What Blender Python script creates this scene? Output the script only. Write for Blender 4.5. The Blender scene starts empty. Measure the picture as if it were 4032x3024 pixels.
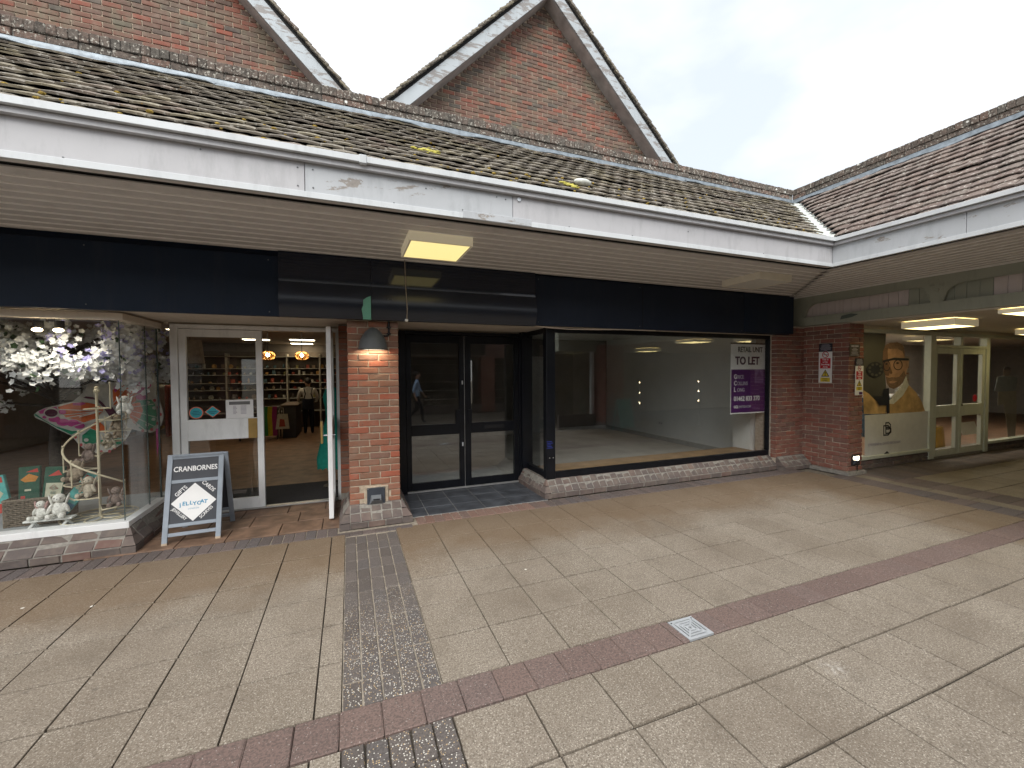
import bpy, bmesh, math, random
import numpy as np
from mathutils import Vector, Matrix
random.seed(7)
rnd = random.random
U = random.uniform
sc = bpy.context.scene
C = sc.collection

# ------------------------------------------------------------------ camera
EYE = 1.71
FPX = 1641.86                       # focal length in pixels of the 4032-wide frame
def cam_axes(yaw, pitch, roll):
    cy, sy, cp, sp = math.cos(yaw), math.sin(yaw), math.cos(pitch), math.sin(pitch)
    f = Vector((sy*cp, cy*cp, sp)); r = Vector((cy, -sy, 0)); u = r.cross(f)
    cr, sr = math.cos(roll), math.sin(roll)
    return cr*r + sr*u, -sr*r + cr*u, f
CR, CU, CF = cam_axes(0.37291, -0.029795, -0.00569)
cam = bpy.data.cameras.new('camera')
cam.sensor_width = 36; cam.lens = FPX/4032*36; cam.clip_start = 0.05; cam.clip_end = 500
co = bpy.data.objects.new('camera', cam); C.objects.link(co)
m = Matrix.Identity(4)
for i, a in enumerate((CR, CU, -CF)):
    for k in range(3): m[k][i] = a[k]
m.translation = (0, 0, EYE)
co.matrix_world = m
sc.camera = co

# ------------------------------------------------------------------ sky, sun, exposure
SUN_EL, SUN_AZ = math.radians(48), math.radians(212)   # azimuth clockwise from +Y
w = bpy.data.worlds.new('World'); sc.world = w; w.use_nodes = True
wn = w.node_tree; wn.nodes.clear()
def wnode(t, **k):
    n = wn.nodes.new(t)
    for a, b in k.items(): setattr(n, a, b)
    return n
sky = wnode('ShaderNodeTexSky', sky_type='NISHITA', sun_disc=False, sun_elevation=SUN_EL, sun_rotation=SUN_AZ)
bg1 = wnode('ShaderNodeBackground'); bg1.inputs[1].default_value = 0.1
wn.links.new(sky.outputs[0], bg1.inputs[0])
tc = wnode('ShaderNodeTexCoord'); mp = wnode('ShaderNodeMapping'); mp.inputs['Scale'].default_value = (1, 1, 2.2)
ns = wnode('ShaderNodeTexNoise'); ns.inputs['Scale'].default_value = 2.3; ns.inputs['Detail'].default_value = 5; ns.inputs['Roughness'].default_value = .5
wn.links.new(tc.outputs['Generated'], mp.inputs[0]); wn.links.new(mp.outputs[0], ns.inputs['Vector'])
cr = wnode('ShaderNodeValToRGB')
cr.color_ramp.elements[0].position = .34; cr.color_ramp.elements[0].color = (.335, .36, .38, 1)
cr.color_ramp.elements[1].position = .62; cr.color_ramp.elements[1].color = (.50, .50, .503, 1)
wn.links.new(ns.outputs[0], cr.inputs[0])
bg2 = wnode('ShaderNodeBackground'); bg2.inputs[1].default_value = 1.0
wn.links.new(cr.outputs[0], bg2.inputs[0])
mx = wnode('ShaderNodeMixShader'); mx.inputs[0].default_value = .88
wn.links.new(bg1.outputs[0], mx.inputs[1]); wn.links.new(bg2.outputs[0], mx.inputs[2])
wo = wnode('ShaderNodeOutputWorld'); wn.links.new(mx.outputs[0], wo.inputs[0])
sl = bpy.data.lights.new('sun', 'SUN'); sl.energy = 1.5; sl.angle = math.radians(45); sl.color = (1, .97, .92)
so = bpy.data.objects.new('sun', sl); C.objects.link(so); so['kind'] = 'helper'
sd = Vector((math.sin(SUN_AZ)*math.cos(SUN_EL), math.cos(SUN_AZ)*math.cos(SUN_EL), math.sin(SUN_EL)))
so.rotation_euler = sd.to_track_quat('Z', 'Y').to_euler(); so.location = sd*30
vs = sc.view_settings
vs.view_transform = 'Standard'; vs.look = 'None'; vs.exposure = 1.48; vs.gamma = 1; vs.use_curve_mapping = False
sc.render.engine = 'CYCLES'
cy = sc.cycles
cy.use_denoising = True; cy.denoiser = 'OPENIMAGEDENOISE'; cy.denoising_input_passes = 'RGB_ALBEDO_NORMAL'
cy.max_bounces = 10; cy.diffuse_bounces = 5; cy.glossy_bounces = 4; cy.transmission_bounces = 6; cy.transparent_max_bounces = 16
cy.sample_clamp_indirect = 6; cy.caustics_reflective = False; cy.caustics_refractive = False

# ------------------------------------------------------------------ geometry helpers
def ray(px, py):
    return CR*(px-2016) + CU*(1512-py) + CF*FPX
def on_y(px, py, Y):                 # measured photo point -> point on the plane y=Y
    d = ray(px, py); t = Y/d.y
    return Vector((d.x*t, Y, d.z*t+EYE))
def proj(p):
    q = Vector(p) - Vector((0, 0, EYE)); z = q.dot(CF)
    if z < .1: return None
    return 2016+FPX*q.dot(CR)/z, 1512-FPX*q.dot(CU)/z, z

def frame(o, ux, uy):
    ux, uy = Vector(ux).normalized(), Vector(uy).normalized(); un = ux.cross(uy)
    M = Matrix.Identity(4)
    for i, a in enumerate((ux, uy, un)):
        for k in range(3): M[k][i] = a[k]
    M.translation = o
    return M
def F_front(x, y, z): return frame((x, y, z), (1, 0, 0), (0, 0, 1))     # faces -Y
def F_left(x, y, z): return frame((x, y, z), (0, -1, 0), (0, 0, 1))     # faces -X
def F_back(x, y, z): return frame((x, y, z), (-1, 0, 0), (0, 0, 1))     # faces +Y

def link(o, parent=None):
    C.objects.link(o)
    if parent is not None:
        o.parent = parent
        if parent.type == 'EMPTY': o.matrix_parent_inverse = Matrix.Translation(-parent.location)
    return o
def thing(name, label, cat, loc=(0, 0, 0), group=None, kind=None):
    o = bpy.data.objects.new(name, None); o.location = loc; o.empty_display_size = .1
    C.objects.link(o); return tag(o, label, cat, group, kind)
def tag(o, label=None, cat=None, group=None, kind=None):
    if label: o['label'] = label
    if cat: o['category'] = cat
    if group: o['group'] = group
    if kind: o['kind'] = kind
    return o

class MB:
    def __init__(s, M=None): s.v = []; s.f = []; s.M = M
    def add(s, vs, fs):
        b = len(s.v)
        s.v += [tuple(s.M @ Vector(p)) if s.M else tuple(p) for p in vs]
        s.f += [tuple(i+b for i in f) for f in fs]
        return s
    def box(s, x0, x1, y0, y1, z0, z1):
        return s.add([(x0,y0,z0),(x1,y0,z0),(x1,y1,z0),(x0,y1,z0),(x0,y0,z1),(x1,y0,z1),(x1,y1,z1),(x0,y1,z1)],
                     [(0,3,2,1),(4,5,6,7),(0,1,5,4),(1,2,6,5),(2,3,7,6),(3,0,4,7)])
    def cbox(s, x0, x1, y0, y1, z0, z1, c=.004):
        X, Y, Z = (x0, x1), (y0, y1), (z0, z1); vs = []; idx = {}
        for i in (0, 1):
            for j in (0, 1):
                for k in (0, 1):
                    sx, sy, sz = (1-2*i), (1-2*j), (1-2*k)
                    idx[i,j,k] = len(vs)
                    vs += [(X[i], Y[j]+sy*c, Z[k]+sz*c), (X[i]+sx*c, Y[j], Z[k]+sz*c), (X[i]+sx*c, Y[j]+sy*c, Z[k])]
        fs = []
        I = lambda i, j, k, a: idx[i,j,k]+a
        for i in (0, 1):
            q = [I(i,0,0,0), I(i,1,0,0), I(i,1,1,0), I(i,0,1,0)]; fs.append(q if i else q[::-1])
            q = [I(0,i,0,1), I(1,i,0,1), I(1,i,1,1), I(0,i,1,1)]; fs.append(q if not i else q[::-1])
            q = [I(0,0,i,2), I(1,0,i,2), I(1,1,i,2), I(0,1,i,2)]; fs.append(q if i else q[::-1])
        for a in (0, 1):
            for b in (0, 1):
                q = [I(a,b,0,0), I(a,b,1,0), I(a,b,1,1), I(a,b,0,1)]; fs.append(q if (a == b) else q[::-1])
                q = [I(a,0,b,2), I(a,1,b,2), I(a,1,b,0), I(a,0,b,0)]; fs.append(q if (a == b) else q[::-1])
                q = [I(0,a,b,1), I(1,a,b,1), I(1,a,b,2), I(0,a,b,2)]; fs.append(q if (a == b) else q[::-1])
                for k in (0, 1):
                    t = [I(a,b,k,0), I(a,b,k,1), I(a,b,k,2)]; fs.append(t if (a+b+k) % 2 == 0 else t[::-1])
        return s.add(vs, fs)
    def prism(s, poly, z0, z1):
        n = len(poly); a = sum(poly[i][0]*poly[(i+1)%n][1]-poly[(i+1)%n][0]*poly[i][1] for i in range(n))
        if a < 0: poly = poly[::-1]
        return s.add([(p[0],p[1],z0) for p in poly]+[(p[0],p[1],z1) for p in poly],
                     [tuple(range(n-1,-1,-1)), tuple(range(n,2*n))]+[(i,(i+1)%n,n+(i+1)%n,n+i) for i in range(n)])
    def tube(s, pts, r, n=6, closed=False):
        pts = [Vector(p) for p in pts]; N = len(pts); vs = []
        ref = Vector((0, 0, 1))
        for i, p in enumerate(pts):
            a = pts[i-1] if (i or closed) else p; b = pts[(i+1) % N] if (i < N-1 or closed) else p
            t = (b-a).normalized() if (b-a).length > 1e-9 else Vector((0,0,1))
            if abs(t.dot(ref)) > .95: ref2 = Vector((1, 0, 0))
            else: ref2 = ref
            x = t.cross(ref2).normalized(); y = t.cross(x)
            rr = r[i] if isinstance(r, (list, tuple)) else r
            for k in range(n):
                an = 2*math.pi*k/n; vs.append(tuple(p + x*(rr*math.cos(an)) + y*(rr*math.sin(an))))
        fs = []
        for i in range(N if closed else N-1):
            j = (i+1) % N
            for k in range(n): fs.append((i*n+k, j*n+k, j*n+(k+1)%n, i*n+(k+1)%n))
        if not closed: fs += [tuple(range(n-1,-1,-1)), tuple(range((N-1)*n, N*n))]
        s.add(vs, fs); b = len(s.v)-len(vs)
        return s
    def lathe(s, prof, n=20, c=(0,0,0), a0=0, a1=2*math.pi):
        full = abs(a1-a0-2*math.pi) < 1e-6; m_ = n if full else n+1; vs = []
        for (r, z) in prof:
            for k in range(m_):
                a = a0+(a1-a0)*k/n; vs.append((c[0]+r*math.cos(a), c[1]+r*math.sin(a), c[2]+z))
        fs = []
        for i in range(len(prof)-1):
            for k in range(n):
                k2 = (k+1) % m_ if full else k+1
                fs.append((i*m_+k, i*m_+k2, (i+1)*m_+k2, (i+1)*m_+k))
        return s.add(vs, fs)
    def ell(s, c, r, n=10, R=None):
        vs = []; fs = []; h = n//2+1
        for i in range(h+1):
            th = math.pi*i/h
            for k in range(n):
                a = 2*math.pi*k/n
                p = Vector((r[0]*math.sin(th)*math.cos(a), r[1]*math.sin(th)*math.sin(a), r[2]*math.cos(th)))
                if R: p = R @ p
                vs.append((c[0]+p.x, c[1]+p.y, c[2]+p.z))
        for i in range(h):
            for k in range(n): fs.append((i*n+k, (i+1)*n+k, (i+1)*n+(k+1)%n, i*n+(k+1)%n))
        return s.add(vs, fs)
    def mesh(s, name, mat, smooth=False):
        me = bpy.data.meshes.new(name); me.from_pydata(s.v, [], s.f)
        if mat: me.materials.append(mat)
        if smooth: me.polygons.foreach_set('use_smooth', [True]*len(me.polygons))
        return me
    def build(s, name, mat, parent=None, smooth=False):
        return link(bpy.data.objects.new(name, s.mesh(name, mat, smooth)), parent)

def text(body, M, size, mat, parent, align='LEFT', bold=0., thick=.0015, sx=1., name='lettering', space=1.):
    c = bpy.data.curves.new('t', 'FONT'); c.body = body; c.size = size; c.align_x = align
    c.offset = bold; c.extrude = thick; c.space_character = space; c.resolution_u = 3
    o = bpy.data.objects.new('t', c); me = bpy.data.meshes.new_from_object(o)
    bpy.data.objects.remove(o)
    me.transform(M @ Matrix.Diagonal((sx, 1, 1, 1))); me.name = name
    me.materials.clear(); me.materials.append(mat)
    return link(bpy.data.objects.new(name, me), parent)

def score(M, sz):
    p = M.translation; q = proj(p)
    if q is None: return -1
    inside = -80 < q[0] < 4112 and -80 < q[1] < 3104
    return (sz/q[2]) + (1000 if inside else 0)
def pieces(parent, name, items, limit=300, rest='brickwork'):
    """items: (mesh, matrix, size). The pieces that show largest become objects, the rest one joined part."""
    items = sorted(items, key=lambda t: -score(t[1], t[2]))
    inv = Matrix.Translation(-parent.location) if parent.type == 'EMPTY' else Matrix.Identity(4)
    for me, M, _ in items[:limit]:
        o = bpy.data.objects.new(name, me); C.objects.link(o); o.parent = parent
        o.matrix_parent_inverse = inv; o.matrix_basis = M
    tail = items[limit:]
    if tail:
        V = []; F = []; b = 0; cache = {}
        for me, M, _ in tail:
            if me.name not in cache:
                a = np.empty(len(me.vertices)*3); me.vertices.foreach_get('co', a)
                cache[me.name] = (np.c_[a.reshape(-1, 3), np.ones(len(a)//3)], [tuple(p.vertices) for p in me.polygons])
            a, fs = cache[me.name]
            V.append((a @ np.array(M).T)[:, :3]); F += [tuple(i+b for i in f) for f in fs]; b += len(a)
        me = bpy.data.meshes.new(rest); me.from_pydata(np.concatenate(V).tolist(), [], F)
        me.materials.append(tail[0][0].materials[0])
        o = link(bpy.data.objects.new(rest, me), parent); o['kind'] = 'stuff'
def variants(fn, n=5): return [fn(i) for i in range(n)]
def blockmesh(name, l, d, h, mat, c=.006, jit=.003, seed=0):
    """brick-like block centred on its origin: length x, depth y, height z, worn edges"""
    r = random.Random(seed*7919+hash((round(l*1000), round(h*1000))) % 1000)
    b = MB().cbox(-l/2, l/2, -d/2, d/2, -h/2, h/2, c)
    b.v = [tuple(x+r.uniform(-jit, jit) for x in p) for p in b.v]
    return b.mesh(name, mat)
def T(x, y, z, rz=0., sx=1., sy=1., sz=1., rx=0., ry=0.):
    return Matrix.Translation((x, y, z)) @ Matrix.Rotation(rz, 4, 'Z') @ Matrix.Rotation(ry, 4, 'Y') @ Matrix.Rotation(rx, 4, 'X') @ Matrix.Diagonal((sx, sy, sz, 1))

# ------------------------------------------------------------------ materials
class NM:
    def __init__(s, name):
        s.m = bpy.data.materials.new(name); s.m.use_nodes = True; s.t = s.m.node_tree
        s.b = s.t.nodes['Principled BSDF']; s.pos = s.n('ShaderNodeNewGeometry').outputs['Position']
    def n(s, t, **k):
        q = s.t.nodes.new(t)
        for a, b in k.items(): setattr(q, a, b)
        return q
    def l(s, a, b): s.t.links.new(a, b)
    def put(s, sock, v):
        if hasattr(v, 'is_output'): s.l(v, sock)
        elif isinstance(v, (tuple, list)) and sock.type == 'RGBA': sock.default_value = (*v[:3], 1)
        else: sock.default_value = v
    def noise(s, scale, detail=4, rough=.55, vec=None, stretch=None, dist=0.):
        q = s.n('ShaderNodeTexNoise'); q.inputs['Scale'].default_value = scale; q.inputs['Detail'].default_value = detail
        q.inputs['Roughness'].default_value = rough; q.inputs['Distortion'].default_value = dist
        v = vec or s.pos
        if stretch:
            mp = s.n('ShaderNodeMapping'); mp.inputs['Scale'].default_value = stretch; s.l(v, mp.inputs[0]); v = mp.outputs[0]
        s.l(v, q.inputs['Vector']); return q.outputs[0]
    def voro(s, scale, out='Distance', feature='F1'):
        q = s.n('ShaderNodeTexVoronoi', feature=feature); q.inputs['Scale'].default_value = scale
        s.l(s.pos, q.inputs['Vector']); return q.outputs[out]
    def rand(s, k=1.):
        a = s.n('ShaderNodeObjectInfo').outputs['Random']; g = s.n('ShaderNodeNewGeometry').outputs['Random Per Island']
        return s.math('FRACT', s.math('MULTIPLY', s.math('ADD', a, g), k))
    def math(s, op, a, b=0., c=0.):
        q = s.n('ShaderNodeMath', operation=op); s.put(q.inputs[0], a); s.put(q.inputs[1], b); s.put(q.inputs[2], c); return q.outputs[0]
    def ramp(s, f, stops, interp='LINEAR'):
        q = s.n('ShaderNodeValToRGB'); e = q.color_ramp; e.interpolation = interp
        while len(e.elements) < len(stops): e.elements.new(.5)
        for el, (p, c) in zip(e.elements, stops):
            el.position = p; el.color = (*c, 1) if isinstance(c, tuple) else (c, c, c, 1)
        s.l(f, q.inputs[0]); return q.outputs[0]
    def mix(s, f, a, b, mode='MIX'):
        q = s.n('ShaderNodeMix', data_type='RGBA', blend_type=mode)
        s.put(q.inputs[0], f); s.put(q.inputs[6], a); s.put(q.inputs[7], b); return q.outputs[2]
    def xyz(s):
        q = s.n('ShaderNodeSeparateXYZ'); s.l(s.pos, q.inputs[0]); return q.outputs
    def bump(s, h, strength=.4, dist=.01):
        q = s.n('ShaderNodeBump'); q.inputs['Strength'].default_value = strength; q.inputs['Distance'].default_value = dist
        s.l(h, q.inputs['Height']); s.l(q.outputs[0], s.b.inputs['Normal'])
    def fin(s, col=None, rough=None, metal=None, spec=None, em=None, es=0.):
        I = s.b.inputs
        if col is not None: s.put(I['Base Color'], col)
        if rough is not None: s.put(I['Roughness'], rough)
        if metal is not None: I['Metallic'].default_value = metal
        if spec is not None: I['Specular IOR Level'].default_value = spec
        if em is not None: s.put(I['Emission Color'], em); I['Emission Strength'].default_value = es
        return s.m
def plain(name, col, rough=.6, metal=0., spec=.4, var=.12, scale=9., bump=0.):
    q = NM(name); n = q.noise(scale, 5)
    c = q.mix(q.ramp(n, [(.3, 0.), (.7, 1.)]), tuple(x*(1-var) for x in col), tuple(min(1, x*(1+var)) for x in col))
    if bump: q.bump(n, bump, .004)
    return q.fin(c, rough, metal, spec)
def emit(name, col, strength, base=(.8, .8, .8)):
    q = NM(name); return q.fin(base, .5, em=col, es=strength)

def brick_mat(name, stops, moss=0., spot=.5, grime=(.05, .045, .04), bumpy=.5):
    q = NM(name); r = q.rand(); col = q.ramp(r, stops)
    n1 = q.noise(28, 6, .65); col = q.mix(q.ramp(n1, [(.35, 0.), (.75, .55)]), col, q.mix(.5, col, (.16, .12, .10)))
    n2 = q.noise(70, 3, .5); sp = q.ramp(n2, [(.62, 0.), (.70, spot)]); col = q.mix(sp, col, grime)
    n3 = q.noise(7, 3); col = q.mix(q.ramp(n3, [(.45, 0.), (.75, .35)]), col, (.30, .25, .20))
    if moss:
        n4 = q.noise(2.2, 6, .7); col = q.mix(q.ramp(n4, [(.5, 0.), (.68, moss)]), col, (.17, .17, .12))
    q.bump(q.noise(160, 6, .7), bumpy, .004)
    return q.fin(col, .88, spec=.25)
BR_PIER = brick_mat('brick_red', [(0, (.37, .105, .06)), (.25, (.28, .125, .08)), (.5, (.23, .125, .082)), (.75, (.34, .135, .08)), (1, (.21, .12, .09))])
BR_WING = brick_mat('brick_wing', [(0, (.28, .10, .07)), (.3, (.21, .10, .078)), (.55, (.25, .088, .063)), (.8, (.17, .092, .077)), (1, (.29, .12, .085))])
BR_GABLE = brick_mat('brick_gable', [(0, (0.270, 0.086, 0.059)), (.15, (0.198, 0.095, 0.070)), (.38, (0.162, 0.101, 0.077)), (.55, (0.113, 0.088, 0.074)), (.72, (0.180, 0.099, 0.075)), (.9, (0.090, 0.081, 0.072)), (1, (0.288, 0.090, 0.059))], moss=.6)
BR_PLINTH = brick_mat('brick_plinth', [(0, (.105, .088, .083)), (.3, (.135, .108, .10)), (.6, (.115, .10, .096)), (.9, (.145, .108, .098)), (1, (.17, .10, .085))], spot=.2)
def parapet_mat():
    q = NM('brick_parapet'); col = q.ramp(q.rand(), [(0, (.11, .095, .082)), (.4, (.16, .125, .105)), (.75, (.125, .115, .10)), (1, (.19, .125, .10))])
    col = q.mix(q.ramp(q.noise(24, 6, .7), [(.45, 0.), (.62, .8)]), col, (.05, .045, .04))
    li = q.ramp(q.noise(42, 4, .6), [(.57, 0.), (.63, .85)]); col = q.mix(li, col, (.50, .48, .42))
    big = q.ramp(q.voro(4.2), [(.05, 1.), (.085, 0.)]); col = q.mix(big, col, (.75, .75, .70))
    q.bump(q.noise(90, 6, .7), .8, .008); return q.fin(col, .95, spec=.2)
BR_PARAPET = parapet_mat()
MORTAR = plain('mortar', (.43, .355, .27), .95, spec=.15, var=.2, scale=30, bump=.4)
MORTAR_DK = plain('mortar_dark', (.25, .235, .21), .95, spec=.15, var=.25, scale=30, bump=.4)

def slab_mat(name, c0, c1, canopy=True, fleck=.75):
    q = NM(name); r = q.rand(); col = q.mix(r, tuple(x*.97 for x in c0), tuple(x*1.0 for x in c1)); col = q.mix(q.ramp(q.rand(7.3), [(.88, 0.), (.92, .25)]), col, (.24, .20, .16))
    f = q.noise(95, 4, .65); col = q.mix(q.ramp(f, [(.38, .75), (.50, 0.)]), col, (.085, .068, .052))
    f2 = q.noise(130, 3, .6); col = q.mix(q.ramp(f2, [(.55, 0.), (.66, fleck)]), col, (.62, .57, .49))
    f3 = q.noise(38, 4, .7); col = q.mix(q.ramp(f3, [(.40, .35), (.55, 0.)]), col, (.13, .105, .08))
    st = q.noise(1.1, 6, .6); col = q.mix(q.ramp(st, [(.42, 0.), (.68, .42)]), col, (.13, .10, .072)); s2 = q.noise(4.5, 6, .7); col = q.mix(q.ramp(s2, [(.52, 0.), (.72, .35)]), col, (.11, .092, .072))
    x = q.xyz()
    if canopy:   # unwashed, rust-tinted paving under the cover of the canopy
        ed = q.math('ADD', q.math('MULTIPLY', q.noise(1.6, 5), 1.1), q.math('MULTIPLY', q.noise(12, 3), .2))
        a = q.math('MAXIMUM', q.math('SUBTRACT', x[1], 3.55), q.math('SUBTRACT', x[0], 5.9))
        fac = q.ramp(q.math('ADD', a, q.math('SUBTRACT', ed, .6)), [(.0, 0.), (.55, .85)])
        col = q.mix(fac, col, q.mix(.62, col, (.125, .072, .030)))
    gum = q.ramp(q.voro(1.9), [(.020, .95), (.030, 0.)]); col = q.mix(gum, col, (.8, .78, .72))
    sp = q.ramp(q.voro(.75), [(.0, .40), (.07, 0.)]); sp = q.math('MULTIPLY', sp, q.ramp(q.noise(35, 3), [(.45, 0.), (.6, 1.)])); col = q.mix(sp, col, (.72, .70, .66))
    dk = q.ramp(q.voro(2.6), [(.030, .55), (.05, 0.)]); col = q.mix(dk, col, (.10, .085, .07))
    q.bump(f, .35, .003)
    return q.fin(col, q.ramp(q.noise(3, 3), [(.3, .62), (.7, .82)]), spec=.35)
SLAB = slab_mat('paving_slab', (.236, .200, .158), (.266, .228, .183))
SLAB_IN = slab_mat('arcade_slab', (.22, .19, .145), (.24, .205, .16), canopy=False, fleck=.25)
def paver_mat(name, cs, pebble=False):
    q = NM(name); col = q.ramp(q.rand(), cs)
    col = q.mix(q.ramp(q.noise(90, 4, .6), [(.4, .5), (.55, 0.)]), col, (.05, .045, .04))
    if pebble:
        v = q.n('ShaderNodeTexVoronoi'); v.inputs['Scale'].default_value = 105; q.l(q.pos, v.inputs['Vector'])
        pc = q.ramp(v.outputs['Color'], [(.0, (.62, .55, .42)), (.4, (.75, .72, .64)), (.7, (.50, .36, .20)), (1., (.68, .66, .62))], 'CONSTANT')
        wear = q.ramp(q.math('ADD', q.math('MULTIPLY', q.xyz()[1], -.32), q.math('MULTIPLY', q.noise(3.5, 5), 1.2)), [(-.0, 0.), (.35, 1.)]) if False else q.ramp(q.math('ADD', q.math('MULTIPLY', q.math('SUBTRACT', 3.6, q.xyz()[1]), .6), q.noise(3.5, 5)), [(.5, 0.), (1.05, 1.)])
        fac = q.math('MULTIPLY', q.ramp(v.outputs['Distance'], [(.28, .85), (.40, 0.)]), q.math('MULTIPLY', wear, q.ramp(v.outputs['Color'], [(.46, 0.), (.52, 1.)], 'LINEAR')))
        col = q.mix(fac, col, pc); q.bump(fac, .3, .003)
    else:
        col = q.mix(q.ramp(q.noise(120, 2), [(.66, 0.), (.72, .6)]), col, (.6, .55, .5)); q.bump(q.noise(120, 5), .4, .004)
    return q.fin(col, .85, spec=.3)
PAV_DARK = paver_mat('paver_dark', [(0, (.10, .085, .077)), (.5, (.135, .115, .104)), (1, (.112, .10, .096))], True)
PAV_EDGE = paver_mat('paver_edge', [(0, (.11, .09, .085)), (.5, (.155, .12, .11)), (1, (.12, .105, .105))])
PAV_BROWN = paver_mat('paver_brown', [(0, (.20, .12, .095)), (.5, (.24, .15, .12)), (1, (.16, .115, .10))])
PAV_RED = paver_mat('paver_red', [(0, (.155, .108, .095)), (.5, (.18, .125, .108)), (1, (.165, .12, .108))])
SLATE = plain('slate_tile', (.055, .06, .07), .45, spec=.5, var=.5, scale=6, bump=.3)
STONE_TILE = plain('stone_tile', (.17, .105, .07), .6, spec=.4, var=.4, scale=7, bump=.3)
GROUT = plain('grout', (.20, .175, .14), .95, spec=.1, var=.35, scale=20, bump=.4)

def paint_mat(name, col, wear=0., rough=.45, under=(.35, .31, .27), peel=.60):
    q = NM(name); n = q.noise(3., 6, .6); c = q.mix(q.ramp(n, [(.35, 0.), (.75, .5)]), col, tuple(x*.82 for x in col))
    st = q.noise(9., 5, .7, stretch=(1, 1, .25)); c = q.mix(q.ramp(st, [(.50, 0.), (.78, .5)]), c, tuple(x*.58 for x in col))
    sk = q.noise(45., 4, .7); sm = q.noise(2.1, 3); c = q.mix(q.math('MULTIPLY', q.ramp(sk, [(.66, 0.), (.72, .55)]), q.ramp(sm, [(.45, 0.), (.6, 1.)])), c, tuple(x*.35 for x in col))
    if wear:
        p = q.noise(6.5, 9, .72, stretch=(.35, .35, 1.3), dist=.4)
        fac = q.ramp(p, [(peel, 0.), (peel+.015, wear)]); c = q.mix(fac, c, q.mix(q.noise(50), under, tuple(x*.45 for x in under))); q.bump(fac, -.5, .004)
    return q.fin(c, rough, spec=.4)
WHITE_FASCIA = paint_mat('fascia_paint', (.47, .47, .485), 0., .5)
WHITE_BARGE = paint_mat('bargeboard_paint', (.43, .47, .495), .85, .6, under=(.30, .27, .25), peel=.53)
WHITE_PEEL = paint_mat('peeling_paint', (.46, .48, .50), .9, .55)
WHITE_UPVC = paint_mat('gutter_white', (.58, .605, .62), 0., .35)
WHITE_FRAME = paint_mat('frame_white', (.84, .855, .86), 0., .4)
HEAD_BEIGE = paint_mat('head_beige', (.66, .59, .50), 0., .6)
SOFFIT = paint_mat('soffit_board', (.66, .645, .64), 0., .55)
DARK = plain('shadow_gap', (.012, .012, .012), .9)
BLACK_FRAME = plain('black_frame', (.006, .007, .010), .30, spec=.28, var=.3)
def navy(name, col, rough):
    q = NM(name); n = q.noise(1.3, 6, .65); st = q.noise(5, 5, .7, stretch=(1, 1, .12)); sp = q.noise(70, 3, .6)
    c = q.mix(q.ramp(n, [(.35, 0.), (.75, .5)]), col, tuple(x*1.7+.003 for x in col)); c = q.mix(q.ramp(st, [(.52, 0.), (.8, .35)]), c, (.045, .048, .055)); c = q.mix(q.ramp(sp, [(.68, 0.), (.74, .25)]), c, (.12, .12, .12))
    q.bump(q.noise(1.2, 2), .06, .02); return q.fin(c, q.ramp(st, [(.3, rough-.06), (.8, rough+.14)]), spec=.22)
NAVY_MATT = navy('navy_panel', (.008, .016, .034), .38)
NAVY_MATT2 = navy('navy_panel_plain', (.011, .017, .032), .42)
NAVY_GLOSS = plain('navy_gloss', (.006, .011, .026), .07, spec=.6, var=.2, scale=2)
SAGE = paint_mat('sage_paint', (.38, .40, .33), 0., .55)
SAGE_FRAME = paint_mat('sage_frame', (.55, .58, .50), 0., .45)
PINK_WHITE = paint_mat('plank_white', (.68, .61, .60), 0., .6)
LEAD = plain('lead_flashing', (.20, .235, .265), .5, metal=.25, spec=.5, var=.35, scale=14, bump=.3)
STEEL = plain('steel', (.62, .65, .68), .38, metal=.45, var=.1)
ALU = plain('aluminium', (.5, .5, .5), .4, metal=.7)
BRASS = plain('brass_plate', (.42, .28, .10), .4, metal=.6, var=.15)
GREY_METAL = plain('grey_metal', (.115, .125, .13), .5, spec=.4, var=.1)
BLACK_PLASTIC = plain('black_plastic', (.012, .012, .014), .5)
def tile_mat(name, cs, yellow=.45):
    q = NM(name); col = q.ramp(q.rand(), cs)
    col = q.mix(q.ramp(q.noise(4, 5, .7), [(.48, 0.), (.7, yellow*.6)]), col, (.28, .25, .16))
    col = q.mix(q.ramp(q.noise(33, 4, .6), [(.59, 0.), (.65, .85)]), col, (.60, .58, .52))
    col = q.mix(q.ramp(q.noise(30, 4, .6), [(.35, .4), (.5, 0.)]), col, (.06, .05, .042))
    col = q.mix(q.ramp(q.voro(9), [(.03, .8), (.06, 0.)]), col, (.42, .25, .06))
    q.bump(q.noise(80, 6, .7), .6, .006); return q.fin(col, .92, spec=.2)
TILE = tile_mat('roof_tile', [(0, (.17, .15, .13)), (.3, (.225, .20, .162)), (.6, (.19, .17, .145)), (.85, (.255, .225, .162)), (1, (.20, .16, .138))])
TILE_WING = tile_mat('roof_tile_wing', [(0, (.155, .118, .105)), (.3, (.20, .158, .138)), (.6, (.17, .138, .125)), (1, (.195, .165, .145))], .15)
MOSS = plain('moss', (.30, .21, .05), .95, spec=.1, var=.5, scale=40, bump=.5)
MOSS_Y = plain('moss_yellow', (.44, .40, .10), .95, spec=.1, var=.4, scale=40, bump=.5)
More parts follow.
